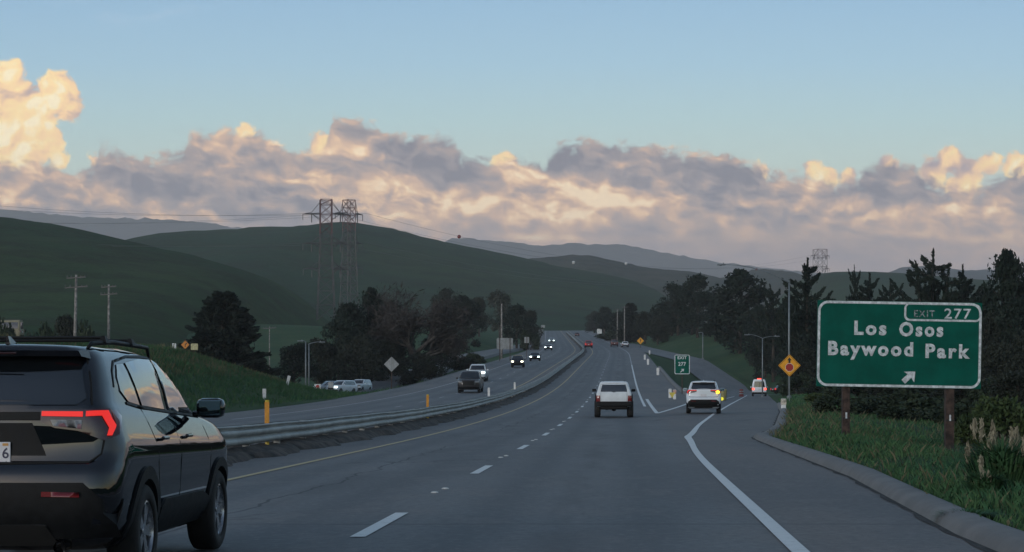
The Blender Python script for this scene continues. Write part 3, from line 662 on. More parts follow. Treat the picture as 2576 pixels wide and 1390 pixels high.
def shell(name, sl, m, parent, arches=(), ar=.38, arch_in=.5, sub=1, sharp=40, warp=None):
    """stack of plan outlines (z, half width, y rear, y front, rear radius, front radius, rear bulge, front bulge)"""
    vs, fs = [], []; n = None
    for q in sl:
        z, w, yr, yf, rr, rf, br, bf = q[:8]; h = outline(w, yr, yf, rr, rf, br, bf, q[8] if len(q) > 8 else 0)
        full = h + [(-x, y) for x, y in h[-2:0:-1]]; n = len(full); crown = q[9] if len(q) > 9 else 0
        vs += [(x, y, z + crown * (1 - (x / w) ** 2)) for x, y in full]
    if warp: vs = [warp(*v) for v in vs]
    for i in range(len(sl) - 1):
        for k in range(n): fs.append((i * n + k, i * n + (k + 1) % n, (i + 1) * n + (k + 1) % n, (i + 1) * n + k))
    hh = len(outline(*sl[0][1:8]))
    def cap(b, flip):
        L = [b + k for k in range(hh)]; Rr = [b] + [b + n - k for k in range(1, hh - 1)] + [b + hh - 1]
        for k in range(hh - 1):
            f = [L[k], L[k + 1], Rr[k + 1], Rr[k]]; f = list(dict.fromkeys(f))
            if len(f) > 2: fs.append(tuple(f if flip else f[::-1]))
    cap(0, False); cap((len(sl) - 1) * n, True)
    me = bpy.data.meshes.new(name); me.from_pydata(vs, [], fs)
    for q in (m, M['underside']): me.materials.append(q)
    o = bpy.data.objects.new(name, me); COL.objects.link(o)
    bm = bmesh.new(); bm.from_mesh(me); bmesh.ops.recalc_face_normals(bm, faces=bm.faces[:]); bm.to_mesh(me); bm.free()
    cut = []
    for (y, z) in arches:
        for s in (1, -1):
            c = MB().lathe([(.001, s * arch_in), (ar, s * arch_in), (ar, s * 1.3), (.001, s * 1.3)], 40, 'X', (0, y, z)).build('wheel_well_cutter', None)
            c.data.materials.append(M['underside']); c.data.materials.append(M['underside'])
            for f in c.data.polygons: f.material_index = 1
            bm = bmesh.new(); bm.from_mesh(c.data); bmesh.ops.remove_doubles(bm, verts=bm.verts[:], dist=.002); bmesh.ops.recalc_face_normals(bm, faces=bm.faces[:]); bm.to_mesh(c.data); bm.free()
            b = o.modifiers.new('cut', 'BOOLEAN'); b.object = c; b.operation = 'DIFFERENCE'; b.solver = 'EXACT'; cut.append(c)
    if cut:
        dg = bpy.context.evaluated_depsgraph_get(); dg.update(); nm = bpy.data.meshes.new_from_object(o.evaluated_get(dg)); o.modifiers.clear()
        if len(nm.polygons) > 50:
            o.data = nm; nm.name = name
        for c in cut: bpy.data.objects.remove(c)
    smooth_angle(o, sharp); o.parent = parent
    bm = bmesh.new(); bm.from_mesh(o.data); tree = BVHTree.FromBMesh(bm); bm.free()
    return o, tree
AX = {'right': (Vector((3, 0, 0)), Vector((-1, 0, 0))), 'left': (Vector((-3, 0, 0)), Vector((1, 0, 0))), 'rear': (Vector((0, -3, 0)), Vector((0, 1, 0))), 'front': (Vector((0, 9, 0)), Vector((0, -1, 0))), 'top': (Vector((0, 0, 4)), Vector((0, 0, -1)))}
def panel(name, tree, side, poly, m, parent, off=.006, res=.07, thick=.02, smooth=True, holes=()):
    """a fitted skin: the outline (seen from one side) is laid onto the bodywork and stands a little proud of it"""
    P = []
    for i, a in enumerate(poly):
        b = poly[(i + 1) % len(poly)]; n = max(1, int(math.dist(a, b) / res))
        P += [(a[0] + (b[0] - a[0]) * k / n, a[1] + (b[1] - a[1]) * k / n) for k in range(n)]
    nb = len(P); xs = [p[0] for p in P]; ys = [p[1] for p in P]
    def inside(x, y, pl):
        c = False
        for i in range(len(pl)):
            (x1, y1), (x2, y2) = pl[i], pl[i - 1]
            if (y1 > y) != (y2 > y) and x < (x2 - x1) * (y - y1) / (y2 - y1) + x1: c = not c
        return c
    pts = [Vector(p) for p in P]; x = min(xs) + res
    while x < max(xs):
        y = min(ys) + res
        while y < max(ys):
            if inside(x, y, poly) and min(math.hypot(x - p[0], y - p[1]) for p in P) > res * .5: pts.append(Vector((x, y)))
            y += res
        x += res
    V, _, F, *_ = delaunay_2d_cdt(pts, [(i, (i + 1) % nb) for i in range(nb)], [], 0, 1e-5)
    F = [f for f in F if inside(sum(V[i][0] for i in f) / len(f), sum(V[i][1] for i in f) / len(f), P)]
    o0, d = AX[side]; co, miss, inn = [], [], []
    for i, v in enumerate(V):
        src = Vector(o0)
        if side in ('right', 'left'): src.y, src.z = v[0], v[1]
        elif side in ('rear', 'front'): src.x, src.z = v[0], v[1]
        else: src.x, src.y = v[0], v[1]
        h, nrm, *_ = tree.ray_cast(src, d)
        if h is None or (h - src).length > 6.5: miss.append(i); co.append(src); inn.append(d.copy())
        else:
            if nrm.dot(d) > 0: nrm = -nrm
            nn = (nrm - d * .6).normalized(); co.append(h + nn * off); inn.append(-nn)
    good = [i for i in range(len(co)) if i not in set(miss)]
    for i in miss:
        if not good: break
        j = min(good, key=lambda g: (V[g] - V[i]).length); k = 0 if side in ('right', 'left') else (1 if side in ('rear', 'front') else 2)
        co[i][k] = co[j][k]; inn[i] = inn[j]
    flip = None; fs = [list(f) for f in F]
    for f in fs:
        nr = (co[f[1]] - co[f[0]]).cross(co[f[2]] - co[f[0]])
        if nr.dot(d) > 0: f.reverse()
    cnt = {}
    for f in fs:
        for a, b in zip(f, f[1:] + f[:1]): cnt[(a, b)] = 1
    n = len(co); bd = [(a, b) for (a, b) in cnt if (b, a) not in cnt]; mp = {}
    for a, b in bd:
        for q in (a, b):
            if q not in mp: mp[q] = len(co); co.append(co[q] + inn[q] * (off + thick))
    fs += [[b, a, mp[a], mp[b]] for a, b in bd]
    o = mesh(name, co, fs, m, parent, False); smooth_angle(o, 40) if smooth else None
    return o
def seam(name, tree, side, pts, w, m, parent, off=.003):
    """a shut line: a thin dark ribbon along the bodywork"""
    out = []
    L = [Vector(p) for p in pts]; a, b = [], []
    for i, p in enumerate(L):
        d = (L[min(i + 1, len(L) - 1)] - L[max(i - 1, 0)]).normalized(); n = Vector((-d.y, d.x)) * w / 2; a.append(p + n); b.append(p - n)
    return panel(name, tree, side, [tuple(q) for q in a + b[::-1]], m, parent, off, .09, .01)
def wheel(parent, x, y, r, w, s, rimr, style='split', rim_m='alloy'):
    wh = link(bpy.data.objects.new('wheel', None), parent); wh.location = (x, y, r); wh.empty_display_size = .1
    MB().lathe([(rimr * .9, -s * w * .5), (rimr, -s * w * .5), (r * .9, -s * w * .5), (r * .975, -s * w * .42), (r, -s * w * .28), (r, s * w * .28), (r * .975, s * w * .42), (r * .9, s * w * .5), (rimr * 1.02, s * w * .5), (rimr, s * w * .42), (rimr * .97, s * w * .2)], 36, 'X').build('tyre', M['tyre'], wh, True)
    b = MB().lathe([(rimr * 1.0, s * w * .44), (rimr * .93, s * w * .46), (rimr * .9, s * w * .34), (rimr * .86, -s * w * .3), (.001, -s * w * .28)], 36, 'X')
    b.lathe([(.001, s * w * .40), (rimr * .2, s * w * .40), (rimr * .24, s * w * .28)], 20, 'X')
    nsp = 5
    for k in range(nsp):
        for dd in ((-.16, .16) if style == 'split' else (0,)):
            a = 2 * math.pi * k / nsp + dd; a0 = 2 * math.pi * k / nsp + dd * .3; p0 = Vector((s * w * .38, rimr * .15 * math.cos(a0), rimr * .15 * math.sin(a0))); p1 = Vector((s * w * .40, rimr * .93 * math.cos(a), rimr * .93 * math.sin(a)))
            u = (p1 - p0).normalized(); sd_ = u.cross(Vector((1, 0, 0))); hw0, hw1 = (.028, .024) if style == 'split' else (.05, .06); X = Vector((s * .03, 0, 0))
            q = [p0 + sd_ * hw0, p0 - sd_ * hw0, p1 - sd_ * hw1, p1 + sd_ * hw1]
            b.add([v - X for v in q] + [v for v in q], [(0, 1, 2, 3), (7, 6, 5, 4), (0, 4, 5, 1), (1, 5, 6, 2), (2, 6, 7, 3), (3, 7, 4, 0)])
    rm = b.build('rim', M[rim_m], wh); smooth_angle(rm, 30)
    MB().lathe([(.001, -s * w * .2), (rimr * .75, -s * w * .2), (rimr * .75, -s * w * .26)], 24, 'X').build('brake_disc', M['alloy_dark'], wh)
    return wh
def text_mesh(name, s, m, parent, width=None, height=None, bold=0.0, loc=(0, 0, 0), rot=(R(90), 0, 0), spacing=1.0, depth=.002, anchor='left'):
    c = bpy.data.curves.new(name, 'FONT'); c.body = s; c.offset = bold; c.space_character = spacing; c.extrude = depth; c.resolution_u = 3
    o = bpy.data.objects.new(name, c); COL.objects.link(o); dg = bpy.context.evaluated_depsgraph_get(); dg.update()
    me = bpy.data.meshes.new_from_object(o.evaluated_get(dg)); bpy.data.objects.remove(o); bpy.data.curves.remove(c)
    co = np.zeros(len(me.vertices) * 3, 'f'); me.vertices.foreach_get('co', co); co = co.reshape(-1, 3); lo, hi = co.min(0), co.max(0)
    cap = 0.7  # capital height of the face, in its own units
    sy = (height / cap) if height else 1; sx = (width / (hi[0] - lo[0])) if width else sy
    co[:, 0] = (co[:, 0] - (lo[0] if anchor == 'left' else (lo[0] + hi[0]) / 2)) * sx; co[:, 1] *= sy
    me.vertices.foreach_set('co', co.ravel()); me.materials.clear(); me.materials.append(m); me.update()
    o = link(bpy.data.objects.new(name, me), parent); o.location = loc; o.rotation_euler = rot
    return o
def road_pose(o, x, y, z=None, rz=0.0):
    s = float(zr(y + 3) - zr(y - 3)) / 6
    o.location = (x, y, float(zr(y)) + .006 if z is None else z); o.rotation_euler = (math.atan(s) if abs(rz) < 1.5 else -math.atan(s), 0, rz)

def CW(x, y, z):
    """belt line rising to the rear, taller cabin"""
    a = max(0, min(1, (z - .72) / .40)) * max(0, min(1, (1.66 - z) / .42)); return (x, y, z + .115 * max(0, min(1, 1 - y / 3.3)) * a + .05 * max(0, min(1, (z - .95) / .5)))
def crossover(label, group, loc, rz, paint, brake=False, blink=False, plate='', near=False):
    """mid-size crossover: built pointing along +y, rear bumper at y = 0"""
    g = thing('crossover', label, 'car', group=group)
    P = M[paint]
    sl = [(.26, .74, .30, 4.25, .2, .3, .08, .15), (.34, .83, .12, 4.42, .2, .35, .06, .2), (.46, .885, .03, 4.53, .2, .35, .05, .22), (.62, .905, .0, 4.58, .2, .36, .05, .24), (.78, .912, .0, 4.59, .22, .36, .06, .25), (.83, .914, .03, 4.585, .22, .36, .06, .25),
          (.86, .918, .085, 4.58, .20, .36, .07, .25), (.92, .917, .10, 4.57, .19, .36, .08, .26), (.98, .897, .10, 4.54, .18, .36, .08, .27), (1.04, .870, .10, 4.48, .17, .36, .08, .28), (1.09, .846, .105, 4.40, .17, .4, .08, .3), (1.13, .824, .115, 4.2, .18, .45, .08, .3), (1.16, .806, .13, 3.62, .2, .3, .08, .25, 0, .03),
          (1.19, .786, .15, 3.42, .2, .2, .08, .22, .01, .01), (1.32, .755, .205, 3.18, .2, .2, .08, .22, .012), (1.45, .715, .275, 2.93, .2, .22, .08, .22, .014), (1.55, .68, .33, 2.70, .2, .25, .08, .22, .014), (1.605, .65, .36, 2.52, .2, .3, .09, .22, .012),
          (1.640, .61, .38, 2.34, .22, .4, .10, .22, .01, .008), (1.662, .56, .44, 2.14, .25, .4, .1, .2, .0, .012), (1.672, .40, .60, 1.95, .2, .3, .1, .15, 0, .01)]
    def pan(nm, tr_, side, poly, *a, **k):
        q = [(CW(0, p[0] if side in ('right', 'left') else .12, p[1])) for p in poly]; return panel(nm, tr_, side, [(p[0], w[2]) for p, w in zip(poly, q)], *a, **k)
    def sea(nm, tr_, side, pts, *a):
        return seam(nm, tr_, side, [(p[0], CW(0, p[0] if side in ('right', 'left') else .12, p[1])[2]) for p in pts], *a)
    body, tr = shell('body', sl, P, g, arches=[(.955, .345), (3.645, .345)], ar=.385, warp=CW)
    # rear window, lamps, plate, trim
    pan('rear_window', tr, 'rear', [(-.60, 1.16), (.60, 1.16), (.655, 1.20), (.575, 1.52), (.53, 1.56), (-.53, 1.56), (-.575, 1.52), (-.655, 1.20)], M['glass'], g, .008)
    for s in (1, -1):
        side = 'right' if s > 0 else 'left'
        lm = pan('tail_light', tr, 'rear', [(s * .36, 1.125), (s * .36, 1.065), (s * .46, 1.035), (s * .62, 1.02), (s * .80, .97), (s * .895, 1.0), (s * .885, 1.07), (s * .80, 1.13)], M['lens_smoke'], g, .018, .06, .03)
        pan('lamp_strip', tr, 'rear', [(s * .37, 1.118), (s * .37, 1.094), (s * .65, 1.090), (s * .65, 1.116)], M['lit_red_hot' if brake else 'lit_red'], lm, .030, .05, .015)
        pan('lamp_hook', tr, 'rear', [(s * .672, 1.118), (s * .672, 1.092), (s * .77, 1.094), (s * .818, 1.035), (s * .808, .995), (s * .836, .995), (s * .848, 1.04), (s * .795, 1.118)], M['lit_red_hot' if brake else 'lit_red'], lm, .030, .04, .015)
        pan('reverse_lamp', tr, 'rear', [(s * .43, 1.076), (s * .45, 1.045), (s * .645, 1.03), (s * .645, 1.074)], M['lens_clear'], lm, .028, .05, .012)
        if blink and s > 0: pan('turn_signal', tr, 'rear', [(s * .64, 1.07), (s * .68, .99), (s * .80, .985), (s * .82, 1.06), (s * .74, 1.10)], M['lit_amber'], lm, .045, .05, .02)
        pan('lamp_wrap', tr, side, [(.16, 1.12), (.16, .99), (.30, 1.03), (.42, 1.10), (.34, 1.13)], M['lens_red'], lm, .016, .05, .02)
        pan('reflector', tr, 'rear', [(s * .40, .655), (s * .66, .650), (s * .66, .685), (s * .40, .69)], M['lens_red'], g, .03, .06)
        # side glass and door parts
        pan('quarter_window', tr, side, [(.70, 1.275), (.86, 1.20), (1.16, 1.185), (1.02, 1.512), (.83, 1.50), (.72, 1.39)], M['glass'], g, .008)
        pan('rear_door_window', tr, side, [(1.24, 1.185), (2.03, 1.175), (2.00, 1.578), (1.62, 1.575), (1.10, 1.525)], M['glass'], g, .008)
        pan('front_door_window', tr, side, [(2.11, 1.175), (3.17, 1.165), (3.05, 1.275), (2.62, 1.515), (2.42, 1.572), (2.08, 1.578)], M['glass'], g, .008)
        ar = [(.56, 1.305), (.66, 1.44), (.80, 1.53), (1.25, 1.588), (1.75, 1.60), (2.3, 1.59), (2.56, 1.556)]
        sea('window_trim', tr, side, ar, .018, M['plastic'], g, .006)
        sea('belt_trim', tr, side, [(.8, 1.19), (1.2, 1.172), (2.05, 1.162), (3.2, 1.152)], .02, M['plastic'], g, .008)
        for yy in ([(2.07, 1.16), (2.10, .95), (2.10, .5)], [(1.18, 1.17), (1.28, .98), (1.36, .72), (1.42, .58)], [(3.2, 1.15), (3.26, .9), (3.24, .5)]): sea('door_seam', tr, side, yy, .009, M['underside'], g, .002)
        for yh in (1.42, 2.30):
            hd = MB(); hd.box((0, yh + .10, 1.03), (.03, .19, .028), None, .012); hn = hd.build('door_handle', P, g)
            hit = tr.ray_cast(Vector((s * 3, yh + .1, 1.03)), Vector((-s, 0, 0)))[0]; hn.location.x = hit.x + s * .026
        for (yy, a0, a1) in ((.955, -12, 196), (3.645, -14, 192)):
            A = [(yy + .392 * math.cos(R(q)), .345 + .392 * math.sin(R(q))) for q in range(a0, a1, 8)]; B = [(yy + .475 * math.cos(R(q)), .345 + .47 * math.sin(R(q))) for q in range(a0, a1, 8)]
            pan('wheel_arch', tr, side, A + B[::-1], M['plastic'], g, .018, .07, .03)
        pan('sill_cladding', tr, side, [(1.44, .30), (3.18, .30), (3.18, .50), (2.9, .56), (1.55, .56), (1.44, .50)], M['plastic'], g, .022, .09, .03)
        rl = MB().tube([(s * .575, .55, 1.700), (s * .582, .62, 1.735), (s * .587, 1.2, 1.757), (s * .58, 1.9, 1.750), (s * .55, 2.45, 1.745), (s * .535, 2.58, 1.665)], [.012, .017, .018, .018, .016, .010], 8)
        rl.build('roof_rail', M['plastic'], g, True)
        mr = MB(); mr.box((s * .995, 2.86, 1.25), (.24, .15, .165), Matrix.Rotation(R(-10 * s), 3, 'Z'), .055); mr.box((s * .895, 2.89, 1.20), (.12, .07, .05), None, .015)
        mo = mr.build('side_mirror', M['black_paint'] if paint == 'black_paint' else P, g); smooth_angle(mo, 50)
        MB().box((s * 1.0, 2.782, 1.25), (.19, .008, .125), Matrix.Rotation(R(-10 * s), 3, 'Z'), .003).build('mirror_glass', M['mirror'], mo)
        for yy in (.955, 3.645): wheel(g, s * .80, yy, .352, .235, s, .232)
        MB().lathe([(.045, 0), (.045, .16), (.036, .16), (.036, .02)], 14, 'X').build('exhaust_pipe', M['chrome'], g)
        ex = [c for c in COL.objects if c.name.startswith('exhaust_pipe') and c.parent == g][-1]; ex.rotation_euler = (0, 0, R(90)); ex.location = (s * .52, .02, .30)
    pan('bumper_cladding', tr, 'rear', [(-.90, .36), (.90, .36), (.905, .63), (.80, .64), (.68, .745), (-.68, .745), (-.80, .64), (-.905, .63)], M['plastic'], g, .012, .09, .02)
    pan('skid_plate', tr, 'rear', [(-.48, .32), (.48, .32), (.42, .46), (-.42, .46)], M['underside'], g, .03, .09, .02)
    sea('tailgate_seam', tr, 'rear', [(-.80, 1.0), (-.78, .90), (-.70, .853), (0, .845), (.70, .853), (.78, .90), (.80, 1.0)], .012, M['underside'], g, .004)
    sea('tailgate_edge', tr, 'rear', [(.70, 1.16), (.66, 1.35), (.60, 1.56), (.55, 1.62)], .010, M['underside'], g, .004); sea('tailgate_edge', tr, 'rear', [(-.70, 1.16), (-.66, 1.35), (-.60, 1.56), (-.55, 1.62)], .010, M['underside'], g, .004)
    pan('garnish', tr, 'rear', [(-.36, 1.115), (.36, 1.115), (.36, 1.075), (-.36, 1.075)], M['plastic'] if paint == 'black_paint' else P, g, .02, .08)
    pr = pan('plate_recess', tr, 'rear', [(-.40, .89), (.40, .89), (.30, 1.06), (-.30, 1.06)], M['plastic'] if paint == 'black_paint' else P, g, .004, .08, .01)
    pl = MB().box((0, .085, .955), (.31, .012, .155), None, .005).build('licence_plate', M['plate'], g)
    if plate:
        text_mesh('plate_number', plate, M['plate_ink'], pl, None, .072, .012, (.098, .077, .92), depth=.001)
        text_mesh('plate_state', 'A', M['plate_ink'], pl, None, .016, .01, (.118, .077, .884), depth=.001)
        MB().box((.12, .077, 1.015), (.04, .003, .018)).build('plate_sticker', mat('orange_sticker', (.5, .25, .06), .5, 0, 0), pl)
    sp = MB()
    sp.add([(x * .62, .36 + .05 * x * x, 1.682) for x in np.linspace(-1, 1, 13)] + [(x * .585, .175 + .09 * x * x, 1.675) for x in np.linspace(-1, 1, 13)] + [(x * .60, .20 + .09 * x * x, 1.635) for x in np.linspace(-1, 1, 13)] + [(x * .63, .38 + .05 * x * x, 1.62) for x in np.linspace(-1, 1, 13)],
           [(r * 13 + k, r * 13 + k + 1, (r + 1) * 13 + k + 1, (r + 1) * 13 + k) for r in range(3) for k in range(12)] + [(0, 13, 26, 39), (12, 51, 38, 25)])
    so = sp.build('roof_spoiler', P, g); smooth_angle(so, 40)
    MB().box((0, .172, 1.656), (.34, .012, .014), None, .004).build('stop_lamp', M['lit_red_hot'] if brake else M['lens_smoke'], so)
    fin = MB().add([(-.025, .52, 1.70), (.025, .52, 1.70), (-.03, .72, 1.71), (.03, .72, 1.71), (-.006, .50, 1.785), (.006, .50, 1.785), (-.006, .56, 1.785), (.006, .56, 1.785)], [(0, 1, 5, 4), (2, 6, 7, 3), (0, 4, 6, 2), (1, 3, 7, 5), (4, 5, 7, 6)]).build('antenna_fin', P, g)
    for yy in (.95, 1.75):
        cb = MB().tube([(-.585, yy, 1.785), (.585, yy, 1.785)], .012, 8); 
        for s in (1, -1): cb.add([(s * .56, yy - .05, 1.745), (s * .62, yy - .05, 1.745), (s * .56, yy + .07, 1.745), (s * .62, yy + .07, 1.745), (s * .575, yy - .025, 1.80), (s * .60, yy - .025, 1.80), (s * .575, yy + .02, 1.80), (s * .60, yy + .02, 1.80)], [(0, 1, 5, 4), (2, 6, 7, 3), (0, 4, 6, 2), (1, 3, 7, 5), (4, 5, 7, 6)])
        if paint == 'black_paint': cb.build('roof_crossbar', M['plastic'], g)
    pan('windscreen', tr, 'front', [(-.70, 1.21), (.70, 1.21), (.50, 1.53), (-.50, 1.53)], M['glass'], g, .008, .1)
    MB().tube([(0.02, .19, 1.185), (.30, .20, 1.20)], .008, 6).build('rear_wiper', M['plastic'], g)
    g.rotation_euler = (0, 0, rz); g.location = loc
    return g
hd = -math.atan(.05)
# the near black car in the left lane
x0, y0 = -3.615, 14.49
crossover('glossy black crossover with roof crossbars and lit red tail lights in the left lane', 'cars driving away', (x0 - .955 * .05, y0 - .955, .004), hd, 'black_paint', plate='6', near=True)
c2 = crossover('white crossover with an amber turn signal blinking, entering the exit ramp', 'cars driving away', (0, 0, 0), 0, 'white_paint', blink=True)
road_pose(c2, (1768 - CX) * 103 / FPX, 102.6, zramp_at((1768 - CX) * 103 / FPX, 103) + .01, -.10)

def boxy_jeep():
    g = thing('boxy_suv', 'white boxy lifted SUV with big black tyres in the right through lane', 'car', group='cars driving away'); P = M['old_white']
    sl = [(.52, .80, .06, 4.0, .08, .12, .02, .05), (.62, .83, .03, 4.05, .08, .12, .02, .05), (.80, .85, .03, 4.06, .09, .12, .02, .05), (.98, .855, .03, 4.06, .09, .12, .02, .05), (1.14, .85, .05, 4.02, .09, .14, .02, .06), (1.19, .84, .06, 3.9, .09, .14, .02, .06), (1.21, .82, .07, 2.95, .09, .1, .02, .06),
          (1.34, .785, .11, 2.78, .09, .1, .02, .06), (1.50, .74, .17, 2.58, .09, .12, .02, .06), (1.62, .70, .22, 2.42, .10, .15, .02, .06), (1.70, .665, .25, 2.30, .12, .2, .02, .06), (1.735, .60, .30, 2.2, .14, .2, .02, .06), (1.75, .42, .42, 2.05, .1, .2, .02, .06)]
    body, tr = shell('body', sl, P, g, arches=[(.82, .62), (3.36, .62)], ar=.43)
    panel('rear_window', tr, 'rear', [(-.64, 1.245), (-.12, 1.245), (0, 1.215), (.12, 1.245), (.64, 1.245), (.565, 1.585), (-.565, 1.585)], M['glass'], g, .008)
    for s in (1, -1):
        side = 'right' if s > 0 else 'left'
        lt = panel('tail_light', tr, 'rear', [(s * .665, 1.065), (s * .665, .70), (s * .84, .70), (s * .84, 1.065)], M['lens_red'], g, .02, .06)
        panel('reverse_lamp', tr, 'rear', [(s * .70, .80), (s * .70, .70), (s * .80, .70), (s * .80, .80)], M['lens_clear'] if s > 0 else M['lens_red'], lt, .03, .06)
        panel('side_window', tr, side, [(.35, 1.25), (2.55, 1.25), (2.3, 1.56), (.50, 1.58)], M['glass'], g, .008, .1)
        wh = [(.82, .62), (3.36, .62)]
        for yy, zz in wh:
            A = [(yy + .44 * math.cos(R(q)), zz + .44 * math.sin(R(q))) for q in range(-10, 192, 10)]; B = [(yy + .53 * math.cos(R(q)), zz + .52 * math.sin(R(q))) for q in range(-10, 192, 10)]
            panel('fender_flare', tr, side, A + B[::-1], M['plastic'], g, .06, .08, .06)
            wheel(g, s * .80, yy, .41, .29, s, .20, 'solid', 'alloy_dark')
        mo = MB().box((s * .97, 2.62, 1.30), (.20, .10, .14), None, .03).build('side_mirror', M['plastic'], g)
        MB().box((s * .87, 2.64, 1.26), (.1, .04, .04)).build('mirror_arm', M['plastic'], mo)
    MB().box((0, .0, .66), (1.70, .18, .24), None, .04).build('rear_bumper', M['plastic'], g)
    MB().box((0, .10, .50), (1.30, .2, .16), None, .04).build('rear_valance', M['underside'], g)
    ax = MB(); ax.tube([(-.70, .82, .42), (.70, .82, .42)], .05, 10); ax.lathe([(.001, -.12), (.1, -.1), (.13, 0), (.1, .1), (.001, .12)], 14, 'X', (0.0, .82, .42)); ax.box((-.35, .45, .40), (.1, .3, .08)); ax.box((.36, .45, .42), (.08, .3, .06))
    ax.build('rear_axle', M['underside'], g)
    MB().box((0, .055, .90), (.52, .025, .17), None, .01).build('plate_frame', mat('faded_plastic_trim', (.30, .29, .30), .6), g)
    MB().box((0, .037, .915), (.30, .012, .15), None, .004).build('licence_plate', mat('faded_plate', (.46, .41, .42), .5), g)
    MB().box((-.49, .05, .93), (.10, .012, .035)).build('badge', M['plastic'], g)
    for s in (1, -1): MB().tube([(s * .52, .45, 1.755), (s * .52, 1.0, 1.785), (s * .52, 2.0, 1.78)], .018, 6).build('roof_rail', M['plastic'], g)
    seam('tailgate_seam', tr, 'rear', [(-.63, .77), (-.63, 1.6), (0, 1.66), (.63, 1.6), (.63, .77)], .010, M['underside'], g)
    return g
j = boxy_jeep(); road_pose(j, (1543 - CX) * 94.5 / FPX, 94.0, None, hd)

def far_car(name, label, loc, rz, body, kind, lamps=None, group=None, glassm='glass', roof=None, slope=None, rear=None):
    """smaller vehicles farther up the road: kind = sedan, suv, pickup, van"""
    g = thing(name, label, {'sedan': 'car', 'suv': 'car', 'pickup': 'pickup truck', 'van': 'van'}[kind], group=group); P = M[body]
    L, W, H = {'sedan': (4.6, .88, 1.45), 'suv': (4.6, .92, 1.70), 'pickup': (5.6, .98, 1.86), 'van': (5.8, 1.0, 2.35)}[kind]
    hz = {'sedan': .92, 'suv': 1.05, 'pickup': 1.18, 'van': 1.2}[kind]
    low = [(.28, W * .85, .2, L - .3, .15, .2, .05, .1), (.4, W * .95, .05, L - .08, .15, .25, .05, .15), (.6, W, 0, L, .15, .25, .05, .15), (hz - .15, W, .02, L - .02, .15, .25, .05, .18), (hz - .03, W * .985, .05, L - .12, .15, .3, .05, .2)]
    c0, c1 = {'sedan': (.75, 3.35), 'suv': (.12, 3.5), 'pickup': (2.0, 4.15), 'van': (.06, 4.9)}[kind]; t0, t1 = {'sedan': (1.35, 2.55), 'suv': (.5, 2.6), 'pickup': (2.25, 3.45), 'van': (.12, 4.1)}[kind]
    up = []
    for f in (0, .3, .65, .9, 1.0):
        z = hz + (H - hz) * (.02 + .98 * f ** .9); e = f ** 1.15; w = W * (.95 - .2 * f ** 1.3) * (1 if kind != 'van' else 1.06 - .02 * f)
        up.append((z, w if f < 1 else w * .85, c0 + (t0 - c0) * e, c1 + (t1 - c1) * e, .12, .15, .04, .12, .01))
    if kind == 'pickup':
        low.append((hz, W * .97, .06, L - .2, .1, .3, .04, .2)); b, tr = shell('body', low, P, g, [(1.15, .4), (4.5, .4)], .43)
        cb, t2 = shell('cab', up, P, g); bed = MB().box((0, 1.02, hz + .003), (W * 1.7, 1.75, .02)); bed.build('bed', M['underside'], g)
    else:
        b, t2 = shell('body', low + up, P if roof is None else P, g, [(.95, .34), (L - .95, .34)], .38); tr = t2
    if roof: MB().box((0, (t0 + t1) / 2, H + .01), (W * 1.35, (t1 - t0) * .95, .07), None, .03).build('soft_top', M[roof], g)
    z0, z1 = hz + .07, H - (.12 if kind != 'van' else .85) + (.55 if kind == 'van' else 0); wt = W * .70
    panel('windscreen', t2, 'front', [(-W * .84, z0), (W * .84, z0), (wt * .98, z1), (-wt * .98, z1)], M[glassm], g, .01, .12)
    panel('rear_window', t2, 'rear', [(-W * .76, z0), (W * .76, z0), (wt * .9, z1), (-wt * .9, z1)], M['glass'], g, .01, .12)
    for s in (1, -1):
        side = 'right' if s > 0 else 'left'
        panel('side_window', t2, side, [(c0 + (t0 - c0) * .5 + .25, z0), (c1 - .25, z0), (t1 + .05, z1), (t0 + .2, z1)], M['glass'], g, .01, .15)
        wy = (1.15, 4.5) if kind == 'pickup' else (.95, L - .95); wr = .40 if kind == 'pickup' else .34
        for yy in wy: wheel(g, s * (W - .12), yy, wr, .24, s, wr * .62, 'solid')
        hm = {'white': 'lit_white', 'warm': 'lit_warm'}.get(lamps, 'lens_clear'); hy = hz - .20
        panel('headlight', tr, 'front', [(s * W * .56, hy - .08), (s * W * .9, hy - .07), (s * W * .93, hy + .08), (s * W * .56, hy + .09)], M[hm] if not (lamps == 'one' and s < 0) else M['lit_white'], g, .03, .07)
        panel('tail_light', tr, 'rear', [(s * W * .68, hy - .14), (s * W * .96, hy - .12), (s * W * .96, hy + .12), (s * W * .68, hy + .12)], M[rear or 'lens_red'], g, .03, .07)
        MB().box((s * (W + .12), c1 - .35, hz + .08), (.2, .1, .15), None, .03).build('side_mirror', P, g)
    gm = panel('grille', tr, 'front', [(-W * .5, hz - .5), (W * .5, hz - .5), (W * .5, hz - .14), (-W * .5, hz - .14)], M['plastic'], g, .02, .12)
    panel('bumper', tr, 'front', [(-W * .93, .36), (W * .93, .36), (W * .95, .52), (-W * .95, .52)], M['plastic'], g, .03, .12); panel('bumper', tr, 'rear', [(-W * .93, .34), (W * .93, .34), (W * .95, .56), (-W * .95, .56)], M['plastic'], g, .03, .12)
    panel('licence_plate', tr, 'rear', [(-.15, hz - .36), (.15, hz - .36), (.15, hz - .22), (-.15, hz - .22)], M['plate'], g, .03, .1)
    x, y = loc[:2]; z = loc[2] if len(loc) > 2 else None
    if z is None: road_pose(g, x, y, None, rz)
    else: g.location = (x, y, z); g.rotation_euler = (0, 0, rz)
    return g
on = lambda px, y: (px - CX) * y / FPX
PI = math.pi; back = PI - .05
oc = 'oncoming traffic on the far carriageway'; aw = 'cars driving away'
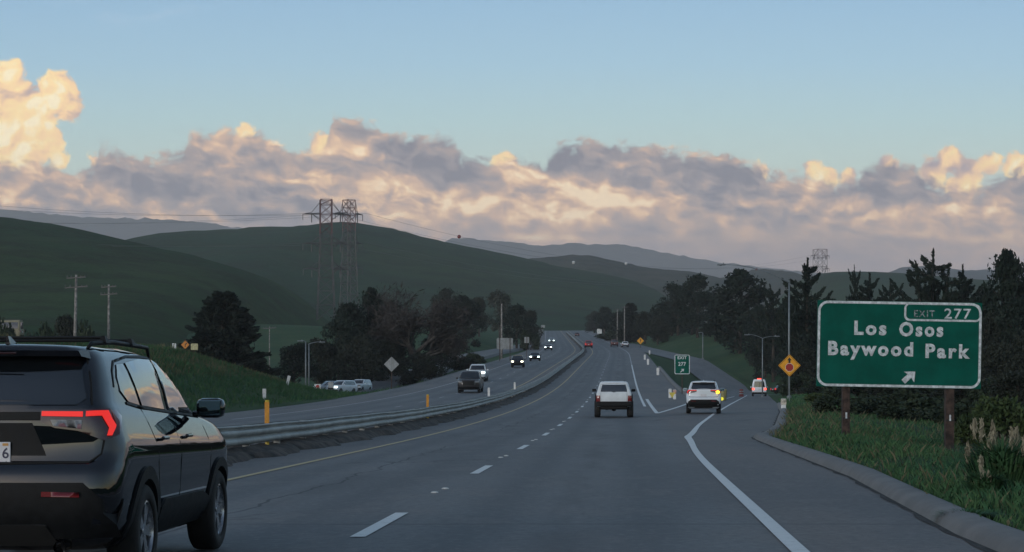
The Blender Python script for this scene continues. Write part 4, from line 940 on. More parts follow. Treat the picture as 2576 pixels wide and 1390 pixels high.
far_car('pickup', 'dark brown-black pickup coming down the far carriageway, nearest of the oncoming traffic', (on(1188, 170), 173), back, 'grey_paint', 'pickup', None, oc)
far_car('pickup', 'white pickup with one bright headlight following the dark pickup', (on(1206, 214), 217), back, 'bright_white', 'pickup', 'one', oc)
far_car('off_road_car', 'black off-roader with a tan top and round bright headlights coming downhill', (on(1305, 282), 285), back, 'navy_paint', 'suv', 'warm', oc, roof='tan_paint')
far_car('sedan', 'dark sedan with bright white headlights above the tan-topped off-roader', (on(1348, 330), 333), back, 'navy_paint', 'sedan', 'white', oc)
far_car('sedan', 'small far car with headlights merging into one white bar, halfway up the slope', (on(1381, 460), 463), back, 'silver_paint', 'sedan', 'white', oc)
far_car('sedan', 'tiny pale car with headlights on, highest but two of the oncoming traffic', (on(1389, 590), 593), back, 'bright_white', 'sedan', 'white', oc)
far_car('van', 'tiny white van just below the crest of the far carriageway', (on(1407, 1250), 1255), back, 'bright_white', 'van', None, oc)
far_car('sedan', 'tiny white car right on the crest of the road', (on(1428, 1330), 1335), back, 'bright_white', 'sedan', None, oc)
far_car('pickup', 'small red pickup driving away up the highway', (on(1481, 500), 500), -.02, 'red_paint', 'pickup', None, aw, rear='lit_red')
far_car('sedan', 'tiny dark sedan far up the hill beside the far end of the guardrail', (on(1452, 760), 760), -.02, 'maroon_paint', 'sedan', None, aw)
far_car('pickup', 'dark maroon pickup on the right shoulder lane before the white sedan', (on(1546, 520), 520), -.02, 'maroon_paint', 'pickup', None, aw)
far_car('sedan', 'white sedan joining from the entrance ramp by the yellow merge sign', (on(1574, 512), 512, 13.55), .05, 'white_paint', 'sedan', None, aw)
sd_g = 'cars waiting at the side road on the left'
far_car('suv', 'pale blue-grey car waiting at the left side road, nearest the trees', (on(866, 250), 250, 1.25), PI - .9, 'silver_paint', 'suv', None, sd_g)
far_car('suv', 'white SUV waiting at the left side road with one headlight shining', (on(890, 248), 246, 1.3), PI - .55, 'white_paint', 'suv', 'one', sd_g)
far_car('suv', 'white wagon behind the white SUV at the left side road', (on(922, 262), 262, 1.55), PI - .3, 'bright_white', 'suv', None, sd_g)
far_car('van', 'pale green van on the hill track at the far left, only its roof showing', (on(57, 236), 236, 7.9), PI / 2, 'tan_paint', 'van', None, None)
def utility():
    g = far_car('utility_van', 'white utility van with red brake lamps and roof beacon stopped at the ramp foot', (on(1910, 268), 268, ZRP(268) + .01), -.12, 'white_paint', 'van', None, aw, rear='lit_red_hot')
    MB().box((0, .4, 2.42), (.55, .14, .1), None, .02).build('beacon', M['lit_red_hot'], g); return g
utility()
far_car('sedan', 'low dark sedan with red tail lamps crossing at the foot of the ramp', (on(1944, 292), 292, 1.30), -PI / 2 + .35, 'grey_paint', 'sedan', None, aw, rear='lit_red')

# ------------------------------------------------------------------ signs, posts, lamps
M['sign_green'] = mat('sign_green', (.0008, .092, .066), .5, 0, .10, 1.5, spec=.12)
M['sign_white'] = mat('sign_white', (.62, .66, .68), .45, 0, .18, 9)
M['sign_dim'] = mat('sign_worn_white', (.30, .36, .37), .5, 0, .45, 14)
M['sign_yellow'] = mat('sign_yellow', (.80, .36, .012), .45, 0, .08, 3)
M['sign_back'] = mat('bare_aluminium', (.26, .28, .29), .5, .3, .12, 2)
M['sign_red'] = mat('sign_red', (.35, .02, .015), .45, 0, .1, 4)
M['sign_black'] = mat('sign_black', (.012, .012, .012), .5, 0, 0)
M['wood_post'] = mat('rust_brown_wood_post', (.062, .040, .032), .9, 0, .35, 5, bump=.5, bscale=22)
M['pole_wood'] = mat('weathered_pole_wood', (.25, .235, .22), .9, 0, .25, 3, bump=.4, bscale=18)
M['steel'] = mat('galvanised_pole', (.20, .225, .24), .5, .4, .1, 3)
M['marker_white'] = mat('white_plastic_post', (.66, .67, .66), .5, 0, .08, 6)
M['marker_yellow'] = mat('yellow_plastic_post', (.55, .40, .05), .5, 0, .1, 6)
M['marker_orange'] = mat('orange_reflector', (.60, .26, .02), .4, 0, .12, 9)
M['lattice'] = mat('lattice_steel', (.105, .10, .10), .6, .3, .1, .4); M['lattice_red'] = mat('aviation_red_steel', (.15, .07, .068), .6, .2, .1, .4)
M['concrete'] = mat('concrete', (.30, .29, .28), .9, 0, .2, 4, bump=.3)

def rounded(x0, z0, x1, z1, r, n=6):
    p = []
    for cx, cz, a in ((x1 - r, z0 + r, -90), (x1 - r, z1 - r, 0), (x0 + r, z1 - r, 90), (x0 + r, z0 + r, 180)):
        for k in range(n + 1): q = R(a + 90 * k / n); p.append((cx + r * math.cos(q), cz + r * math.sin(q)))
    return p
def ring(name, outer, inner, y0, y1, m, parent):
    n = len(outer); vs = [(x, y, z) for y in (y0, y1) for pl in (outer, inner) for x, z in pl]; fs = []
    for k in range(n):
        j = (k + 1) % n; fs += [(k, j, n + j, n + k), (2 * n + k, 3 * n + k, 3 * n + j, 2 * n + j), (k, 2 * n + k, 2 * n + j, j), (n + k, n + j, 3 * n + j, 3 * n + k)]
    return mesh(name, vs, fs, m, parent)

def exit_sign():
    Y = 52.0; u = Y / FPX; base = Vector((on(2260.5, Y), Y, 0)); zb = EYE + (HY - 976) * u
    g = thing('exit_sign', 'big green highway guide sign for exit 277 on two rust-brown wooden posts in the grass', 'road sign', (base.x, Y, zb), 0, None)
    pv = link(bpy.data.objects.new('panel', None), g); bpy.data.objects.remove(pv)
    W, H = 414 * u, 217 * u
    pn = MB().box((0, .03, H / 2), (W, .05, H), None, .004).build('sign_panel', M['sign_green'], g); pn.rotation_euler = (0, R(1.0), 0)
    X = lambda px: (px - 207) * u; Z = lambda py: (217 - py) * u; T = 6.2 * u
    o = rounded(X(1), Z(216), X(413), Z(1), 26 * u, 8); i = rounded(X(1) + T, Z(216) + T, X(413) - T, Z(1) - T, 26 * u - T, 8)
    ring('border', o, i, -.004, .004, M['sign_white'], pn)
    tab = [(X(409), Z(48.5)), (X(409), Z(44))]
    a = rounded(X(218), Z(48.5), X(410.5), Z(4), 13 * u, 6); b = rounded(X(218) + T * .8, Z(48.5) + T * .8, X(410.5) - T * .5, Z(4) - T * .4, 13 * u - T * .5, 6)
    ring('exit_tab_border', a, b, -.005, .003, M['sign_white'], pn)
    def tx(name, s, x0, x1, base_y, cap, m, bold, sp): return text_mesh(name, s, m, pn, (x1 - x0) * u, cap * u, bold, (X(x0), -.004, Z(base_y)), spacing=sp, depth=.002)
    tx('exit_word', 'EXIT', 243, 295, 38, 17, M['sign_dim'], .012, 1.2)
    tx('exit_number', '277', 319, 386, 40.5, 25, M['sign_white'], .012, 1.15)
    for wd, x0, x1, by in (('Los', 93, 174, 84), ('Osos', 206, 317, 85.5), ('Baywood', 28, 242, 136), ('Park', 273, 385, 139)): tx('legend', wd, x0, x1, by, 33, M['sign_white'], .040, 1.28)
    ar = [(214, 198), (222, 207), (240, 190), (247, 198), (248, 175), (219, 176), (226, 183)]
    ar = [(X(x), Z(y)) for x, y in [(214, 197), (223, 207), (238.5, 191.5), (246, 203), (248, 175.5), (220, 176.5), (229, 182.5)]]
    MB().prism(ar, -.006, .002).build('arrow', M['sign_white'], pn)
    for px, ddy, wd in ((2130, .55, .20), (2391, .55, .23)):
        x = on(px, Y) - base.x; gzz = gz(x + base.x, Y + ddy)
        p = MB().box((x, .16, (.35 * H + gzz - .6 - zb) / 2 + .0), (wd, wd, .35 * H - (gzz - .6 - zb)), None, .012).build('post', M['wood_post'], g)
        MB().box((x, .16 - wd / 2 - .008, gzz - zb + (.62 if px < 2300 else .95)), (.045, .012, .16)).build('hinge_plate', M['sign_white'], p)
        MB().box((x, .16 - wd / 2 - .002, gzz - zb + (.55 if px < 2300 else .88)), (wd * 1.01, .006, .05)).build('post_cut', M['sign_black'], p)
    for zz in (.25, .5, .78): MB().box((0, .085, H * zz), (W * .96, .05, .06)).build('rail', M['sign_back'], pn)
exit_sign()

def diamond(name, label, px, py, Y, half, m, legend=None, post_to=None, group=None, postm='wood', back=False):
    c = at(px, py, Y); z0 = gz(c.x, Y) if post_to is None else post_to
    g = thing(name, label, 'road sign', (c.x, Y, z0), 0, group); h = c.z - z0
    s = half; r = .05
    P = [(0, -s), (s, 0), (0, s), (-s, 0)]; pl = []
    for k in range(4):
        a, b, d = Vector(P[k - 1]), Vector(P[k]), Vector(P[(k + 1) % 4]); pl += [tuple(b + (a - b).normalized() * r), tuple(b + ((a + d) / 2 - b).normalized() * r * .35), tuple(b + (d - b).normalized() * r)]
    pn = MB().prism([(x, z + h) for x, z in pl], -.012, .012).build('sign_panel', m, g)
    if not back: ring('border', [(x * .93, z * .93 + h) for x, z in P], [(x * .89, z * .89 + h) for x, z in P], -.016, -.010, M['sign_black'], pn)
    if legend == 'stop_ahead':
        oc_ = [(.36 * s * math.cos(R(22.5 + 45 * k)), .36 * s * math.sin(R(22.5 + 45 * k)) + h - .17 * s) for k in range(8)]
        ring('octagon_edge', [(x * 1.1, (z - h + .17 * s) * 1.1 + h - .17 * s) for x, z in oc_], oc_, -.016, -.008, M['sign_white'], pn)
        MB().prism(oc_, -.018, .0).build('octagon', M['sign_red'], pn)
        MB().prism([(x * s, z * s + h) for x, z in [(-.09, .22), (.09, .22), (.09, .46), (.2, .46), (0, .72), (-.2, .46), (-.09, .46)]], -.018, 0).build('arrow', M['sign_black'], pn)
    if legend == 'merge':
        MB().prism([(x * s, z * s + h) for x, z in [(-.12, -.55), (.05, -.55), (.05, -.1), (.3, .12), (.2, .24), (.05, .1), (.05, .3), (.16, .3), (-.03, .58), (-.22, .3), (-.12, .3)]], -.018, 0).build('merge_arrow', M['sign_black'], pn)
    if legend == 'curve':
        MB().prism([(x * s, z * s + h) for x, z in [(-.1, -.5), (.08, -.5), (.08, -.05), (.28, .18), (.38, .08), (.42, .46), (.04, .42), (.14, .32), (-.1, .05)]], -.018, 0).build('curve_arrow', M['sign_black'], pn)
    w = .09 if postm == 'wood' else .06
    MB().box((0, .07, (h + s * .7 - .3) / 2), (w, w, h + s * .7 + .3)).build('post', M['wood_post'] if postm == 'wood' else M['steel'], g)
    if back: MB().box((0, -.03, h), (.05, .03, s * 1.7)).build('stiffener', M['steel'], pn)
    return g
diamond('warning_sign', 'yellow diamond stop-ahead sign with a red octagon and black arrow by the tall lamp pole', 1986, 920, 150, .86, M['sign_yellow'], 'stop_ahead', postm='steel')
diamond('warning_sign', 'small far yellow diamond merge sign right of the white sedan', 1611, 858, 500, .92, M['sign_yellow'], 'merge')
diamond('warning_sign', 'grey back of a diamond sign on a wooden post beside the far carriageway', 985, 917, 200, .78, M['sign_back'], None, back=True)
diamond('warning_sign', 'orange diamond curve sign under the wide dark cypress on the left bank', 466, 868, 205, .46, mat('sign_orange', (.62, .22, .02), .5, 0, .1, 5), 'curve')
def plate_sign(name, label, px, py, Y, w, h, m, posts=1, group=None, border=None, back=False, lines=None, hh=None):
    c = at(px, py, Y); z0 = gz(c.x, Y); g = thing(name, label, 'road sign', (c.x, Y, z0), 0, group); z = c.z - z0
    pn = MB().prism(rounded(-w / 2, z - h / 2, w / 2, z + h / 2, min(w, h) * .1), -.012, .012).build('sign_panel', m, g)
    if border: ring('border', rounded(-w / 2, z - h / 2, w / 2, z + h / 2, min(w, h) * .1), rounded(-w / 2 + .06, z - h / 2 + .06, w / 2 - .06, z + h / 2 - .06, min(w, h) * .1 - .04), -.018, -.011, border, pn)
    for k in range(posts):
        x = 0 if posts == 1 else (-w * .32 if k == 0 else w * .32)
        MB().box((x, -.06 if back else .06, (z + h / 2 - .4) / 2), (.12 if posts > 1 else .08, .08, z + h / 2 + .4)).build('post', M['wood_post'], g)
    for k in range(lines or 0): MB().box((0, -.02 if not back else .02, z + h * (.28 - .26 * k)), (w * .96, .02, .05)).build('stiffener', M['steel'], pn)
    return g, pn, z
g, pn, z = plate_sign('gore_sign', 'small green EXIT 277 gore sign with a white arrow between highway and ramp', 1716, 917.5, 166, 1.30, 1.66, M['sign_green'], 1, None, M['sign_white'])
text_mesh('exit_word', 'EXIT', M['sign_white'], pn, .78, .24, .03, (0, -.016, z + .46), spacing=1.1, anchor='mid'); text_mesh('exit_number', '277', M['sign_white'], pn, .66, .30, .03, (0, -.016, z - .10), spacing=1.1, anchor='mid')
MB().prism([(x * .17 + .0, w * .17 + z - .52) for x, w in [(-1, -.75), (-.7, -1.05), (.3, -.1), (.75, -.55), (.95, .9), (-.5, .75), (-.05, .25)]], -.02, 0).build('arrow', M['sign_white'], pn)
plate_sign('guide_sign', 'back of a wide pale sign on two brown posts below the bare tree', 1270, 865, 330, 2.75, 1.9, M['sign_back'], 2, None, None, True, 3)
sg = 'little white signs along the far carriageway'
plate_sign('road_sign', 'small white square sign with a dark mark right of the wide sign back', 1325, 856, 345, .85, 1.05, M['sign_back'], 1, sg, None, True)
plate_sign('road_sign', 'tiny white sign above the far end of the left shoulder', 1361, 834, 520, 1.3, 1.0, M['sign_back'], 1, sg, None, True)
plate_sign('road_sign', 'tiny pale sign beside the far left shoulder, highest of its group', 1366, 822, 620, 1.3, .9, M['sign_back'], 1, sg)
plate_sign('road_sign', 'tiny white square sign under the trees right of the distant highway', 1508, 834, 720, 1.8, 1.8, M['sign_white'], 1, None)
plate_sign('road_sign', 'small white sign left of the orange diamond under the wide cypress', 438, 871, 205, .42, .55, M['sign_white'], 1, None)
plate_sign('road_sign', 'yellowish rounded sign right of the orange diamond under the wide cypress', 489, 873, 205, .75, .68, mat('pale_yellow_sign', (.42, .40, .22), .5, 0, .15, 5), 1, None)
def wrong_way():
    g, pn, z = plate_sign('do_not_enter_sign', 'red and white wrong-way sign on a post at the left side road', 799, 981, 225, .75, 1.3, M['sign_red'], 1, None)
    MB().prism(rounded(-.375, z + .1, .375, z + .65, .05), -.02, -.011).build('white_panel', M['sign_white'], pn); MB().prism([(.2 * math.cos(R(a)), .2 * math.sin(R(a)) + z + .38) for a in range(0, 360, 20)], -.028, -.019).build('red_disc', M['sign_red'], pn)
wrong_way()
plate_sign('road_sign', 'little pale round-cornered sign beside the red wrong-way sign', 832, 969, 232, .62, .7, M['sign_back'], 1, None)

def delineator(label, px, py, Y, h, w, m1, m2, group, tilt=0.0, z0=None):
    """py is the foot"""
    c = at(px, py, Y); z = z0 if z0 is not None else gz(c.x, Y)
    g = thing('delineator_post', label, 'marker post', (c.x, Y, z), 0, group, 0, tilt)
    b = MB(); n = 8; b.add([(w / 2 * math.sin(R(q * 12 - 42)) * 1.35, -.02 * math.cos(R((q - 3.5) * 24)), zz) for zz in (-.1, h) for q in range(n)] + [(w / 2 * math.sin(R(q * 12 - 42)) * 1.35, .012 - .02 * math.cos(R((q - 3.5) * 24)), zz) for zz in (-.1, h) for q in range(n)],
        [(q, q + 1, q + n + 1, q + n) for q in range(n - 1)] + [(2 * n + q + 1, 2 * n + q, 3 * n + q, 3 * n + q + 1) for q in range(n - 1)] + [(n + q, n + q + 1, 3 * n + q + 1, 3 * n + q) for q in range(n - 1)])
    b.build('post', m1, g, True); MB().box((0, -.03, h * .75), (w * 1.02, .012, h * .42)).build('reflector', m2, g); return g
wg = 'white delineator posts'; yg = 'yellow and white posts standing along the guardrail'
delineator('white delineator post at the grass edge by the ramp, left of the big sign', 1971, 1031, 118, .78, .33, M['marker_white'], mat('peeling_reflector', (.55, .50, .42), .5, 0, .3, 12), wg)
delineator('white delineator at the foot of the grass bank, left of its tilted neighbour', 665, 1020, 128, .78, .24, M['marker_white'], M['marker_white'], wg)
delineator('tilted white delineator on the grass bank left of the lamp poles', 722, 1003, 158, .78, .24, M['marker_white'], M['marker_white'], wg, R(14))
delineator('white delineator in the gore grass, left of the pink-topped one', 1685.5, 983, 150, .72, .24, M['marker_white'], M['marker_white'], wg)
delineator('pinkish white delineator in the gore grass next to the white one', 1697, 986, 146, .72, .24, M['marker_white'], mat('pink_reflector', (.55, .34, .26), .5, 0, .2, 9), wg)
for px, py, Y, lb in ((1655, 941, 240, 'white delineator with a side flap on the kerb left of the green gore sign'), (1630, 908, 300, 'small white delineator on the upper gore kerb'), (1622, 894, 340, 'tiny white delineator highest on the gore kerb'), (1634, 876, 440, 'tiny white delineator beside the entrance ramp below the merge sign')):
    delineator(lb, px, py, Y, .9, .34, M['marker_white'], M['marker_white'], wg)
for px, Y, lb in ((616, 45.5, 'yellow-topped white post nearest on the guardrail, just beyond the black car'), (1107, 83, 'yellow-topped white post on the guardrail below the dark pickup'), (1243, 121, 'white post on the guardrail, third in the row up the road'), (1283, 150, 'faded white post on the guardrail, farthest of the four')):
    y = Y; x = XR(y) - 5.75 - .02
    delineator(lb, CX + FPX * x / y, 0, y, 1.22, .105 if Y < 90 else .14, M['marker_white'] if Y > 100 else M['marker_yellow'], M['marker_orange'] if Y < 100 else M['marker_white'], yg, 0, ZR(y))

def lamp_pole(label, px, base_y, Y, top_py, arm, arm_up, group=None, r=.10, z0=None):
    c = at(px, base_y, Y); z = z0 if z0 is not None else gz(c.x, Y); h = EYE + (HY - top_py) * Y / FPX - z
    g = thing('street_lamp', label, 'street lamp', (c.x, Y, z), 0, group)
    MB().tube([(0, 0, -.4), (0, 0, h * .5), (0, 0, h)], [r, r * .85, r * .62], 12).build('pole', M['steel'], g, True)
    MB().lathe([(r * 2, -.3), (r * 2, .25), (r * 1.2, .3), (.001, .3)], 14).build('base', M['steel'], g)
    for s, l, up in arm:
        pts = [(s * l * t, 0, h + up * (1 - (1 - t) ** 2.0)) for t in (0, .12, .25, .4, .6, .8, 1)]
        MB().tube(pts, [r * .55, r * .5, r * .45, r * .42, r * .4, r * .36, r * .34], 8).build('arm', M['steel'], g, True)
        hd_ = MB(); hd_.box((s * (l + .28), 0, h + up - .02), (.75, .3, .13), None, .05); hd_.lathe([(.001, .1), (.04, .1), (.045, 0)], 8, c=(s * (l + .1), 0, h + up + .05)); lo = hd_.build('lamp_head', M['steel'], g)
        MB().lathe([(.13, .03), (.11, -.02), (.001, -.04)], 14, c=(s * (l + .34), 0, h + up - .09)).build('lens', M['lens_clear'], lo)
    return g
lamp_pole('tall grey street lamp with a long curved arm over the ramp, behind the stop-ahead sign', 1985, 1000, 172, 712, [(-1, 5.7, 1.62)], 1)
lamp_pole('ramp street lamp with two short arms above the utility van', 1918, 985, 255, 852, [(-1, 1.7, .5), (1, 1.6, .3)], 1, r=.09)
lamp_pole('street lamp with a left arm at the left side road, left of its twin', 769, 995, 232, 860, [(-1, .35, .1)], 1, 'twin lamp poles at the left side road', r=.10)
lamp_pole('street lamp with a right arm at the left side road, right of its twin', 777, 998, 236, 866, [(1, 1.3, .25)], 1, 'twin lamp poles at the left side road', r=.10)
lamp_pole('slim lamp pole on the dark hillside above the entrance ramp', 1768, 915, 405, 838, [(-1, .3, .1)], 1, r=.12)

def wood_pole(label, px, Y, top_py, lean, arms, group='wooden utility poles', r=.20, sp=()):
    x = on(px, Y); z = gz(x, Y); h = EYE + (HY - top_py) * Y / FPX - z
    g = thing('utility_pole', label, 'utility pole', (x, Y, z), 0, group)
    MB().tube([(-lean, 0, -.5), (-lean * .5, 0, h * .5), (0, 0, h)], [r, r * .85, r * .62], 10).build('pole', M['pole_wood'], g, True)
    for dz, w in arms:
        a = MB().box((0, -.12, h - dz), (w, .1, .12), Matrix.Rotation(R(-4), 3, 'Y')).build('crossarm', M['lattice'], g)
        for k in (-.46, -.25, .25, .46): MB().lathe([(.05, 0), (.07, .08), (.04, .16), (.001, .18)], 8, c=(w * k, -.12, h - dz + .06)).build('insulator', M['lattice'], a)
    return g
wood_pole('weathered leaning utility pole behind the black car, the taller of the two', 192, 205, 692, .25, [(.3, 2.0), (1.3, 2.4)])
wood_pole('shorter weathered utility pole behind the black car roof bars', 274, 235, 716, .05, [(.3, 1.8), (1.2, 2.0)])
wood_pole('slim utility pole rising behind the wide sign back', 1262, 350, 765, 0, [])
wood_pole('pale utility pole left of the white sedan and dark cypress', 1571, 530, 770, 0, [(.4, 2.0)])
wood_pole('twin thin pole close behind the pale utility pole at the far trees', 1553, 620, 778, 0, [(.3, 2.0)])
wood_pole('faint utility pole on the meadow right of the wide cypress', 678, 330, 822, 0, [(.3, 2.2)], r=.12)

def gore_bits():
    x, y = on(1818, 190), 190; z = gz(x, y); g = thing('crash_cushion', 'faded yellow sand barrel at the ramp edge right of the white crossover', 'crash barrel', (x, y, z), 0, None)
    MB().lathe([(.30, 0), (.36, .1), (.40, .5), (.42, .9), (.42, 1.0)], 20).build('barrel', mat('faded_yellow_plastic', (.33, .30, .13), .6, 0, .15, 4), g, True); MB().lathe([(.43, .98), (.44, 1.06), (.30, 1.12), (.001, 1.13)], 20).build('lid', mat('faded_yellow_lid', (.38, .34, .16), .6, 0, .1, 4), g, True)
    x, y = on(1865, 262), 262; z = gz(x, y); g = thing('traffic_barrel', 'dull red barrel beside the ramp left of the utility van', 'traffic barrel', (x, y, z), 0, None)
    MB().lathe([(.36, 0), (.36, .1), (.30, .12), (.27, .9), (.22, 1.0), (.001, 1.02)], 18).build('body', mat('dull_red_plastic', (.16, .03, .03), .6, 0, .15, 4), g, True)
    for zz in (.35, .65): MB().lathe([(.302 - zz * .03, zz), (.298 - zz * .03, zz + .12)], 18).build('band', M['sign_dim'], g, True)
    x, y = on(1691, 142), 142; z = gz(x, y); g = thing('chevron_marker', 'small yellow triangular marker at the gore nose beside the white crossover', 'marker', (x, y, z), 0, None)
    MB().prism([(-.24, .58), (.24, .58), (0, .16)], -.01, .01).build('plate', mat('bright_yellow_plate', (.6, .5, .08), .5, 0, .1, 6), g); MB().box((0, .03, .15), (.04, .03, .5)).build('post', M['steel'], g)
    x, y = on(1816, 150), 150; z = zramp_at(x, y); g = thing('reflector_post', 'tiny post with a glowing yellow reflector right of the white crossover', 'marker', (x, y, z), 0, None)
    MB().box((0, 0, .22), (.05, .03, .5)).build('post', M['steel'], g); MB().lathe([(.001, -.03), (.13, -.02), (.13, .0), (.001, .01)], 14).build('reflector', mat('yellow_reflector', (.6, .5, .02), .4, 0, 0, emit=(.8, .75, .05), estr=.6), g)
    r = [c for c in COL.objects if c.parent == g and c.name.startswith('reflector')][0]; r.rotation_euler = (R(90), 0, 0); r.location = (0, -.02, .45)
    x, y = on(1890, 285), 285; x = on(1946, 270); z = gz(x, 270)
gore_bits()

# ------------------------------------------------------------------ pylons and power lines
M['wire'] = mat('power_wire', (.10, .10, .11), .6, .3, 0)
def pylon(label, px, Y, top_py, bot_py, wpx, rz, armpx, group='lattice pylons'):
    u = Y / FPX; x = on(px, Y); zb = EYE + (HY - bot_py) * u; zt = EYE + (HY - top_py) * u; H = zt - zb
    g = thing('pylon', label, 'pylon', (x, Y, zb), rz, group); w1 = wpx * u / 2; w0 = w1 * 1.55; A = armpx * u / 2
    hw = lambda z: w0 + (w1 - w0) * min(1, z / (H * .62))
    zs = [0]; 
    while zs[-1] < H * .995: zs.append(min(H, zs[-1] + max(hw(zs[-1]) * 1.7, 2.2)))
    def body(lo, hi):
        b = MB()
        for i in range(len(zs) - 1):
            if not (lo <= zs[i] < hi): continue
            a, c = hw(zs[i]), hw(zs[i + 1])
            for (sx, sy, tx_, ty) in ((1, 1, -1, 1), (-1, 1, -1, -1), (-1, -1, 1, -1), (1, -1, 1, 1)):
                b.tube([(sx * a, sy * a, zs[i]), (sx * c, sy * c, zs[i + 1])], .15 * min(Y, 1000) / 700, 4, False)
                b.tube([(sx * a, sy * a, zs[i]), (tx_ * c, ty * c, zs[i + 1])], .085 * min(Y, 1000) / 700, 4, False); b.tube([(tx_ * a, ty * a, zs[i]), (sx * c, sy * c, zs[i + 1])], .085 * min(Y, 1000) / 700, 4, False)
                b.tube([(sx * c, sy * c, zs[i + 1]), (tx_ * c, ty * c, zs[i + 1])], .085 * min(Y, 1000) / 700, 4, False)
        return b
    body(0, H * .70).build('lower_tower', M['lattice'], g); body(H * .70, H + 1).build('upper_tower', M['lattice_red'], g)
    for fz, k in ((.885, 1.0), (.64, 1.0), (.43, .98)):
        z = H * fz
        for s in (1, -1):
            b = MB(); tip = Vector((s * A * k, 0, z - .3)); w = hw(z); up = H * (.095 if fz > .8 else .06)
            for sy in (1, -1):
                b.tube([(s * w, sy * w, z), tip], .13 * min(Y, 1000) / 700, 4, False); b.tube([(s * w, sy * w, z + up), (s * A * .62 * k, 0, z + .35)], .1 * min(Y, 1000) / 700, 4, False); b.tube([(s * A * .62 * k, 0, z + .35), tip], .1 * min(Y, 1000) / 700, 4, False)
                b.tube([(s * w, sy * w, z - up * .55), (s * A * .62 * k, 0, z - .1)], .1 * min(Y, 1000) / 700, 4, False)
            am = b.build('crossarm', M['lattice'], g)
            MB().tube([(s * A * .62 * k, 0, z - .3), (s * A * .62 * k, 0, z - H * .075)], .19 * min(Y, 1000) / 700, 6).build('insulator', M['lattice'], am)
            MB().tube([tip, tip + Vector((0, 0, -H * .05))], .12 * min(Y, 1000) / 700, 6).build('insulator', M['lattice'], am)
    return g, x, zb, H, A
p1 = pylon('tall lattice pylon with red upper section before the green hill, nearest of the pylons', 820, 700, 503, 806, 29, R(10), 116)
p2 = pylon('slimmer lattice pylon just behind and right of the tallest one', 878, 900, 503, 800, 23, R(40), 84)
p3 = pylon('small hazy lattice pylon behind the cypresses on the right', 2063, 1700, 628, 760, 26, R(20), 52)
def wires(label, a, b, sag, r, fzs, ks, group):
    """one wire per arm end between two pylons"""
    for fz in fzs:
        for k in ks:
            p0 = Vector((a[1] + a[4] * k, a[5], a[2] + a[3] * fz)); p1 = Vector((b[1] + b[4] * k, b[5], b[2] + b[3] * fz)); pts = []
            for i in range(41): t = i / 40; q = p0.lerp(p1, t); q.z -= 4 * sag * t * (1 - t); pts.append(q)
            o = MB().tube([q - p0 for q in pts], r, 5, False).build('power_line', M['wire']); o.location = p0; tag(o, label, 'power line', group)
P1 = p1 + (700,); P2 = p2 + (900,); P3 = p3 + (1700,)
PL = (None, -330, 40, 52, 9, 640); PL2 = (None, -400, 45, 52, 9, 860)
wires('thin power line sagging from the tallest pylon to the left edge of the picture', PL, P1, 9, .035, (.885, .64), (-1, 1), 'power lines left of the tallest pylon')
wires('thin power line sagging from the slimmer pylon to the left edge of the picture', PL2, P2, 9, .04, (.885,), (-1, 1), 'power lines left of the slimmer pylon')
wires('long power line sagging from the slimmer pylon to the hazy pylon on the right', P2, P3, 18, .05, (.885, .64), (-1, 1), 'power lines between the slimmer and the hazy pylon')
def ball(px, py, Y, m, label):
    o = MB().lathe([(.98 * math.sin(R(q)) + .001, .98 * math.cos(R(q))) for q in range(0, 181, 15)], 20).build('marker_ball', m, None, True); o.location = at(px, py, Y); tag(o, label, 'marker ball', 'aviation balls on the power lines')
    MB().lathe([(1.0, -.05), (1.0, .05)], 20).build('clamp_band', M['lattice'], o)
M['ball_red'] = mat('ball_red', (.20, .012, .015), .5, 0, .08, .5); M['ball_white'] = mat('ball_white', (.6, .6, .6), .5, 0, .05, .5)
ball(1155, 596, 1010, M['ball_red'], 'dark red marker ball in front of the clouds right of the green hill')
ball(1903, 678, 1517, M['ball_red'], 'red marker ball beside the long lamp arm')
ball(1443, 661, 1160, M['ball_white'], 'white marker ball before the rocky hill top'); ball(1575, 664, 1244, M['ball_white'], 'pale marker ball right of the rocky hill top')

# ------------------------------------------------------------------ trees, shrubs, grass
def leaf_mat(name, c1, c2, sc=.6):
    m = bpy.data.materials.new(name); m.use_nodes = True; t = m.node_tree; p = t.nodes['Principled BSDF']; p.inputs['Roughness'].default_value = .75; p.inputs['Specular IOR Level'].default_value = .2
    g = t.nodes.new('ShaderNodeTexCoord').outputs['Object']; n = noise(t, g, sc, 4, .65); f = noise(t, g, sc * 7, 3, .6)
    oi = t.nodes.new('ShaderNodeObjectInfo').outputs['Random']
    c = mixc(t, (n * .6 + f * .4).step(.36, .64), c1, c2); c = mixc(t, E(t, oi) * .35, c, tuple(q * .6 for q in c1)); t.links.new(c, p.inputs['Base Color']); return m
M['leaf_pine'] = leaf_mat('pine_needles', (.010, .019, .015), (.020, .033, .023)); M['leaf_cypress'] = leaf_mat('cypress_foliage', (.010, .019, .016), (.020, .031, .023))
M['leaf_oak'] = leaf_mat('oak_leaves', (.017, .025, .019), (.032, .038, .027)); M['leaf_gum'] = leaf_mat('gum_leaves', (.042, .052, .044), (.07, .076, .062))
M['leaf_bush'] = leaf_mat('bush_leaves', (.018, .032, .020), (.036, .052, .028), 1.4); M['leaf_light'] = leaf_mat('light_bush_leaves', (.04, .065, .025), (.07, .10, .035), 1.2)
M['twig'] = leaf_mat('bare_twigs', (.042, .038, .036), (.070, .062, .058)); M['bark'] = mat('dark_bark', (.06, .05, .042), .95, 0, .3, 2, bump=.6, bscale=9); M['bark_grey'] = mat('grey_bark', (.06, .056, .053), .95, 0, .3, 2, bump=.6, bscale=9)

